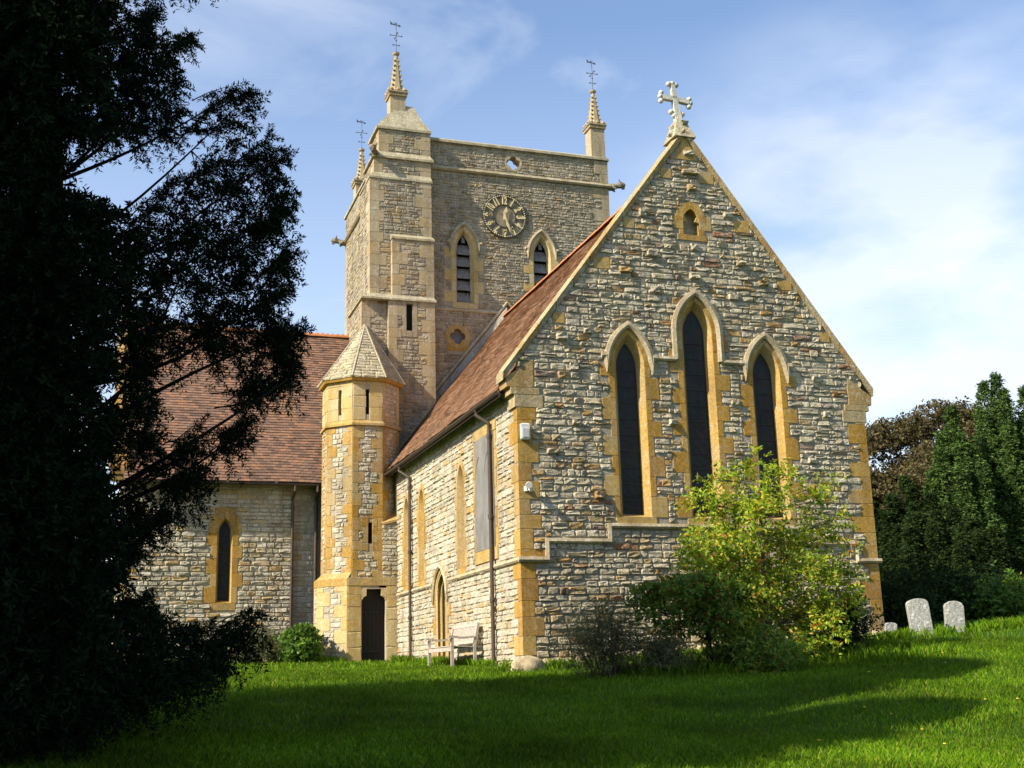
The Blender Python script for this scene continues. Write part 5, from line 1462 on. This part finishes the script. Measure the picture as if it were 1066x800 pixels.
conifer((-7.6, 11.6, g1(-7.6, 11.6)), 16.4, 3.3, 603, 'added yew left of the camera, out of view, blocking sky light from the lawn', GS, n=8000)
conifer((-11.5, 3.0, g1(-11.5, 3)), 14.0, 3.2, 604, 'added yew left of the camera, out of view, blocking sky light from the lawn', GS, n=5000)  # unseen tree added to screen the sky and deepen the lawn shade
conifer((-7.5, -7.0, g1(-7.5, -7)), 14.0, 3.6, 605, 'added yew left of the camera, out of view, blocking sky light from the lawn', GS, n=5000)  # also added out of view, only to cut sky light on the grass

# ---- crab apple in front of the gable
rng = random.Random(14)
Yc = 19.6
def C3(u, v, Y=Yc): p = at(u, v, Y); return (p.x, p.y, p.z)
cl = []
for (u, v, r_) in [(790, 478, .20), (772, 500, .28), (812, 500, .26), (745, 500, .22), (736, 525, .28), (765, 535, .36), (800, 530, .36), (838, 520, .28), (860, 500, .18), (872, 545, .20), (850, 560, .32), (815, 570, .42), (775, 575, .42), (740, 570, .34), (722, 590, .3), (750, 610, .42), (795, 610, .45), (840, 600, .40), (870, 600, .30), (882, 575, .16), (875, 630, .28), (845, 640, .40), (800, 650, .45), (755, 650, .40), (720, 630, .28), (860, 655, .3), (820, 680, .35), (775, 690, .35), (845, 680, .28), (800, 700, .28), (740, 560, .25), (880, 615, .2), (785, 625, .4)]:
    cl.append((C3(u + rng.uniform(-4, 4), v, Yc + rng.uniform(-.7, .7)), (r_, r_ * 1.3, r_ * .85)))
bp = at(806, 700, 19.6)
tree_from_clumps('crab_apple_tree', 'small bright yellow-green tree with red berries before the three lancets', 'tree', (bp.x, 19.6, g1(bp.x, 19.6)), 3.6, cl, 'crab', 'bark2', 31, 3000, 9, .086, .043, .28, .06, trunk_r=.075, up=.5, berries=150)
# ---- dark small tree left of it
cl = []
for (u, v, r_) in [(672, 622, .22), (690, 616, .26), (712, 614, .28), (735, 612, .30), (760, 622, .28), (685, 640, .2), (745, 640, .3), (700, 655, .18), (770, 650, .25), (755, 700, .26), (722, 640, .2)]:
    cl.append((C3(u, v, 18.9 + rng.uniform(-.4, .4)), (r_, r_ * 1.2, r_ * .7)))
bp = at(742, 716, 18.9)
tree_from_clumps('small_tree', 'low spreading dark tree below the gable, left of the bright tree', 'tree', (bp.x, 18.9, g1(bp.x, 18.9)), 1.6, cl, 'rowan', 'bark', 32, 950, 9, .085, .042, .22, .08, trunk_r=.07, up=.2, berries=80)
# ---- shrubs
def shrub(name, label, px, py, Y, w_, h_, leafmat, seed, n_twig, n_per, size, width, spread, up=.8, group=None, dep=None):
    rs_ = np.random.RandomState(seed); rng_ = random.Random(seed)
    p = at(px, py, Y); b_ = Vector((p.x, Y, g1(p.x, Y)))
    t = thing(name, label, 'shrub', b_, group); mb = MB(); C_ = []; D_ = []
    dep = dep or w_
    m_ = 26
    for i in range(m_):
        a = rng_.uniform(0, 2 * math.pi); rr = rng_.random() ** .6
        hh = h_ * (1 - .45 * rr * rr) * rng_.uniform(.75, 1.1)
        e = b_ + Vector((math.cos(a) * rr * w_ / 2, math.sin(a) * rr * dep / 2, hh)); s0 = b_ + Vector((math.cos(a) * rr * w_ / 7, math.sin(a) * rr * dep / 7, -.05))
        lp = limb(mb, s0, e, .014, .004, rng_, n=5, seg=4, wob=.1)
        for q_ in range(n_twig // m_):
            f_ = rng_.uniform(.15, 1); k = f_ * 5; i0 = min(4, int(k)); pp = lp[i0].lerp(lp[i0 + 1], k - i0)
            j = Vector((rng_.gauss(0, 1), rng_.gauss(0, 1), rng_.gauss(0, .7))) * .10 * w_
            C_.append(pp + j); D_.append((e - s0).normalized() * up + j.normalized() * .8)
    obj('stems', mb, M['bark2'], t)
    C_ = np.array([tuple(c) for c in C_]); D_ = np.array([tuple(c) for c in D_])
    np_mesh('foliage', leaves(C_, D_, rs_, n_per, size, width, spread, .03), 4, M[leafmat], t)
    return t
shrub('shrub', 'feathery grey-green bush at the yellow foot of the gable corner', 632, 712, 19.6, 1.35, 1.30, 'rosemary', 41, 1400, 12, .07, .010, .26, 1.0)
shrub('shrub', 'dark rounded bush at the right foot of the gable', 878, 696, 20.4, 1.45, 1.0, 'holly', 42, 1500, 8, .07, .030, .16, .6)
shrub('shrub', 'low mixed greenery under the bright yellow-green tree', 790, 715, 18.6, 1.7, .55, 'rowan', 43, 1100, 8, .09, .035, .16, .6)
shrub('shrub', 'straggly low bush between the grey-green bush and the dark small tree', 688, 716, 19.0, .95, .65, 'rosemary', 44, 700, 9, .08, .016, .2, .8)
shrub('shrub', 'leafy bright green plant at the foot of the octagonal turret', 316, 692, 32.6, 1.0, .95, 'bright', 45, 800, 6, .12, .09, .14, .4)
shrub('shrub', 'grey-green bush below the transept lancet, left of the leafy plant', 268, 693, 33.4, 1.5, .85, 'rosemary', 46, 1300, 8, .09, .02, .2, .8)

# ---- background trees right
def crown_ellip(c_, R_c, n, rs_, rmin, rmax):
    out = []
    for i in range(n):
        d_ = rs_.randn(3); d_ /= np.linalg.norm(d_); k = rs_.rand() ** (1 / 2.6)
        p = np.array(c_) + d_ * k * np.array(R_c) * .85; r_ = rs_.uniform(rmin, rmax)
        out.append((tuple(p), (r_, r_, r_ * .75)))
    return out
def top_at(px, py, Y): p = at(px, py, Y); return p
rs = np.random.RandomState(9)
Yb = 52; p = at(950, 408, Yb); q0 = g1(p.x, Yb); R_w = 3.2
c_ = (p.x, Yb, (p.z + q0) / 2 + 1.2)
tree_from_clumps('copper_beech', 'brown-leaved copper beech behind the dark trees, beside the church corner', 'tree', (p.x, Yb, q0), (p.z - q0) * .6, crown_ellip(c_, (5.2, 4.2, (p.z - q0) / 2 - .8), 95, rs, .6, 1.1), 'beech', 'bark2', 51, 12000, 9, .17, .10, .45, .08, trunk_r=.3, up=.5)
def cypress(px, py, Y, w_, label, seed, leafmat='cypress', group=None, name='cypress', n=6000, lean=0):
    """upright conifer made of many vertical plumes"""
    rs_ = np.random.RandomState(seed); rng_ = random.Random(seed)
    p = at(px, py, Y); z0 = g1(p.x, Y); h = p.z - z0; t = thing(name, label, 'tree', (p.x, Y, z0), group)
    mb = MB(); tp_ = limb(mb, (p.x, Y, z0 - .2), (p.x, Y, z0 + h * .9), .28, .04, rng_, n=6, seg=8, wob=.02)
    C_ = []; D_ = []
    m_ = max(9, int(w_ * 5))
    for i in range(m_):
        a = 2.4 * i + rng_.uniform(-.3, .3); q = math.sqrt((i + .3) / m_); rad = w_ / 2 * q * .85
        zt = z0 + h * (1 - .30 * q ** 2) * (1 if i == 0 else rng_.uniform(.86, 1.0)); R0 = rng_.uniform(.42, .66) * (.75 + w_ * .08)
        cx_, cy_ = p.x + math.cos(a) * rad, Y + math.sin(a) * rad; lx, ly = math.cos(a) * .10, math.sin(a) * .10
        k = int(n * 1.4 / m_); dz = rs_.rand(k) ** 1.15 * (zt - z0) * .92
        rr = R0 * (1 - np.exp(-dz / 1.1)) * (.72 + .28 * np.sin(dz * 5.1 + i * 1.7 + 2 * np.sin(dz * 2.3))) + .02
        aa = rs_.uniform(0, 2 * math.pi, k); q_ = rs_.rand(k) ** .35; zz = zt - dz
        out_ = (dz / (zt - z0)) * -1.0 + 1
        C_.append(np.stack([cx_ + lx * (zz - z0) * .6 * 0 + np.cos(aa) * rr * q_, cy_ + np.sin(aa) * rr * q_, zz], 1))
        D_.append(np.stack([np.cos(aa) * .55, np.sin(aa) * .55, np.full(k, 1.1)], 1) + rs_.randn(k, 3) * .2)
        limb(mb, tp_[1], (cx_, cy_, zt - .5), .06, .015, rng_, n=6, seg=5, wob=.04)
    # skirt
    k = n // 4; f_ = rs_.rand(k) * .6; aa = rs_.uniform(0, 2 * math.pi, k); rr = w_ / 2 * (1 - .3 * f_) * np.sqrt(rs_.uniform(.3, 1, k))
    C_.append(np.stack([p.x + np.cos(aa) * rr, Y + np.sin(aa) * rr, z0 + .2 + f_ * h * .6], 1)); D_.append(np.stack([np.cos(aa) * .7, np.sin(aa) * .7, np.full(k, .9)], 1))
    obj('trunk', mb, M['bark'], t)
    C_ = np.concatenate(C_); D_ = np.concatenate(D_)
    np_mesh('crown', leaves(C_, D_, rs_, 12, .12, .040, .24, 0), 4, M[leafmat], t); return t
GC = 'conifers behind the gravestones'
cypress(986, 428, 34, 2.2, 'green conifer with upright plumes, left of the taller ones', 61, group=GC)
cypress(1032, 392, 34.5, 2.4, 'tall dark conifer with several pointed tips, nearest the right edge of those seen whole', 62, group=GC, n=7000)
cypress(1074, 386, 34, 2.6, 'tallest conifer, cut off by the right edge of the picture', 63, group=GC, n=7000)
cypress(938, 500, 36, 3.2, 'dark rounded evergreen right beside the church corner, below the copper beech', 64, leafmat='holly', group=GC)
cypress(965, 520, 31.5, 2.6, 'low dark evergreen directly behind the tallest gravestone', 65, leafmat='holly', group=GC)
cypress(1008, 545, 30.5, 2.8, 'low dark evergreen behind the square-shouldered gravestone', 66, leafmat='holly', group=GC)
for i, (px, py, Y, w_, h_, mt, lb) in enumerate([(1035, 640, 27.5, 2.6, 1.0, 'bright', 'light green undergrowth below the tall dark conifers'), (1078, 640, 27, 2.4, 1.0, 'crab', 'yellowish bush at the right edge of the grass'),
                                            (950, 645, 30, 4.0, 1.5, 'holly', 'dark bush close behind the small low gravestone'), (926, 648, 27, 2.6, 1.2, 'holly', 'dark bush tucked against the far side of the church corner'), (1000, 642, 28.5, 3.6, 1.3, 'holly', 'dark undergrowth behind the square-shouldered gravestone')]):
    shrub('shrub', lb, px, py, Y, w_, h_, mt, 70 + i, 1200, 8, .11, .05, .2, .5)
# trees behind the transept, seen through the yew
cypress(60, 430, 58, 5.0, 'green tree behind the church, glimpsed through the yew at the left', 81, leafmat='holly', name='evergreen_tree', n=4000)
cypress(-20, 470, 52, 5.0, 'evergreen behind the church at the extreme left edge', 82, leafmat='cypress', name='evergreen_tree', n=4000)

cypress(1160, 400, 35, 2.8, 'conifer standing beyond the right edge of the churchyard view', 91, group=GC, n=4000)
cypress(1270, 440, 33, 3.0, 'conifer standing beyond the right edge of the churchyard view', 92, group=GC, n=4000)
rs = np.random.RandomState(77); n = 16000
th = rs.uniform(-1.0, 1.35, n); rad = 85 + 5 * np.sin(th * 9) + rs.uniform(-4, 4, n)
X = np.sin(th) * rad; Y = np.cos(th) * rad; hh = 4.2 + 1.1 * np.sin(th * 17) + .7 * np.sin(th * 41 + 1)
Pw = np.stack([X, Y, gz(X, Y) + rs.rand(n) ** .8 * hh], 1)
tag(np_mesh('wood', leaves(Pw, rs.randn(n, 3) + np.array([0, 0, .6]), rs, 9, .75, .40, .9, .1), 4, M['holly']), kind='stuff', label='far dark wood closing off the churchyard', cat='wood')

# ================================================================= GRASS
rs = np.random.RandomState(11)
def blades(n, d0, d1, u0, u1, hmin, hmax, w_):
    # uniform per ground area inside the view wedge, a little denser near the camera
    d = np.sqrt(rs.uniform(d0 ** 2, d1 ** 2, n)); u = rs.uniform(u0, u1, n)
    dirx = np.array(ROWS[0])[0] * (u - 533) / F_PX + ROWS[2][0]; diry = ROWS[0][1] * (u - 533) / F_PX + ROWS[2][1]
    l = np.hypot(dirx, diry); X = dirx / l * d; Y = diry / l * d
    inside = (X > XS - .03) & (Y > YE - .03)
    X, Y = X[~inside], Y[~inside]; n = len(X)
    Z = gz(X, Y)
    patch = .75 + .5 * (np.sin(X * 1.7 + 2 * np.sin(Y * .9)) * np.sin(Y * 1.9 + X * .4) * .5 + .5)
    h = rs.uniform(hmin, hmax, n) * patch; a = rs.uniform(0, 2 * math.pi, n); le = rs.uniform(.1, .75, n) * h; la = rs.uniform(0, 2 * math.pi, n)
    dx, dy = np.cos(a) * w_ / 2, np.sin(a) * w_ / 2; lx, ly = np.cos(la) * le, np.sin(la) * le
    b0 = np.stack([X - dx, Y - dy, Z - .005], 1); b1 = np.stack([X + dx, Y + dy, Z - .005], 1)
    m1 = np.stack([X + dx * .7 + lx * .35, Y + dy * .7 + ly * .35, Z + h * .6], 1); tpp = np.stack([X + lx, Y + ly, Z + h], 1)
    return np.stack([b0, b1, m1, tpp], 1).reshape(-1, 3)
Vg = np.concatenate([blades(150000, 8, 14, -120, 1180, .03, .070, .006), blades(175000, 14, 26, -120, 1180, .04, .080, .009), blades(60000, 26, 40, -200, 1180, .05, .12, .014), blades(90000, 6, 30, 1180, 1900, .05, .10, .012), blades(50000, 5, 24, -700, -120, .05, .10, .012)])
def fringe(x0, x1, y0, y1, n):
    X = rs.uniform(x0, x1, n); Y = rs.uniform(y0, y1, n); keep = np.sin(X * 5.1 + Y * 3.7) + np.sin(X * 2.3 - Y * 1.9) > rs.uniform(-1.6, 1.2, n); X, Y = X[keep], Y[keep]; n = len(X)
    Z = gz(X, Y); h = rs.uniform(.08, .24, n); a = rs.uniform(0, 2 * math.pi, n); la = rs.uniform(0, 2 * math.pi, n); le = h * rs.uniform(.1, .6, n)
    dx, dy = np.cos(a) * .006, np.sin(a) * .006; lx, ly = np.cos(la) * le, np.sin(la) * le
    return np.stack([np.stack([X - dx, Y - dy, Z - .01], 1), np.stack([X + dx, Y + dy, Z - .01], 1), np.stack([X + dx * .7 + lx * .35, Y + dy * .7 + ly * .35, Z + h * .6], 1), np.stack([X + lx, Y + ly, Z + h], 1)], 1).reshape(-1, 3)
Vg = np.concatenate([Vg, fringe(7.9, 15.7, 21.3, 21.88, 7000), fringe(7.2, 7.5, 22.2, 32.3, 3500), fringe(15.6, 19.5, 21.4, 22.4, 4000), fringe(8.5, 14.5, 18.0, 20.8, 9000), fringe(.5, 5.6, 34.0, 34.5, 3000), fringe(5.3, 6.1, 32.2, 33.2, 700)])
o = np_mesh('grass', Vg, 4, M['grass']); tag(o, kind='stuff', label='short green lawn grass of the churchyard', cat='grass')
# dandelion-like yellow specks in the lit grass on the right
fl = MB(); rng = random.Random(3)
for i in range(11):
    u, v = rng.uniform(850, 1060), rng.uniform(672, 790); t_ = at(u, v, 1.0)
    # march to the ground
    k = 8.0
    while k < 30 and t_.z * k > g1(t_.x * k, t_.y * k) + .06: k += .1
    lathe(fl, (t_.x * k, t_.y * k, t_.z * k), [(.004, -.01), (.018, 0), (.012, .008)], 6)
M['yellow'] = plain('yellow_petal', (.70, .48, .03), .6)
tag(obj('wild_flowers', fl, M['yellow']), kind='stuff', label='tiny yellow flowers scattered in the sunlit grass at the right', cat='flowers')
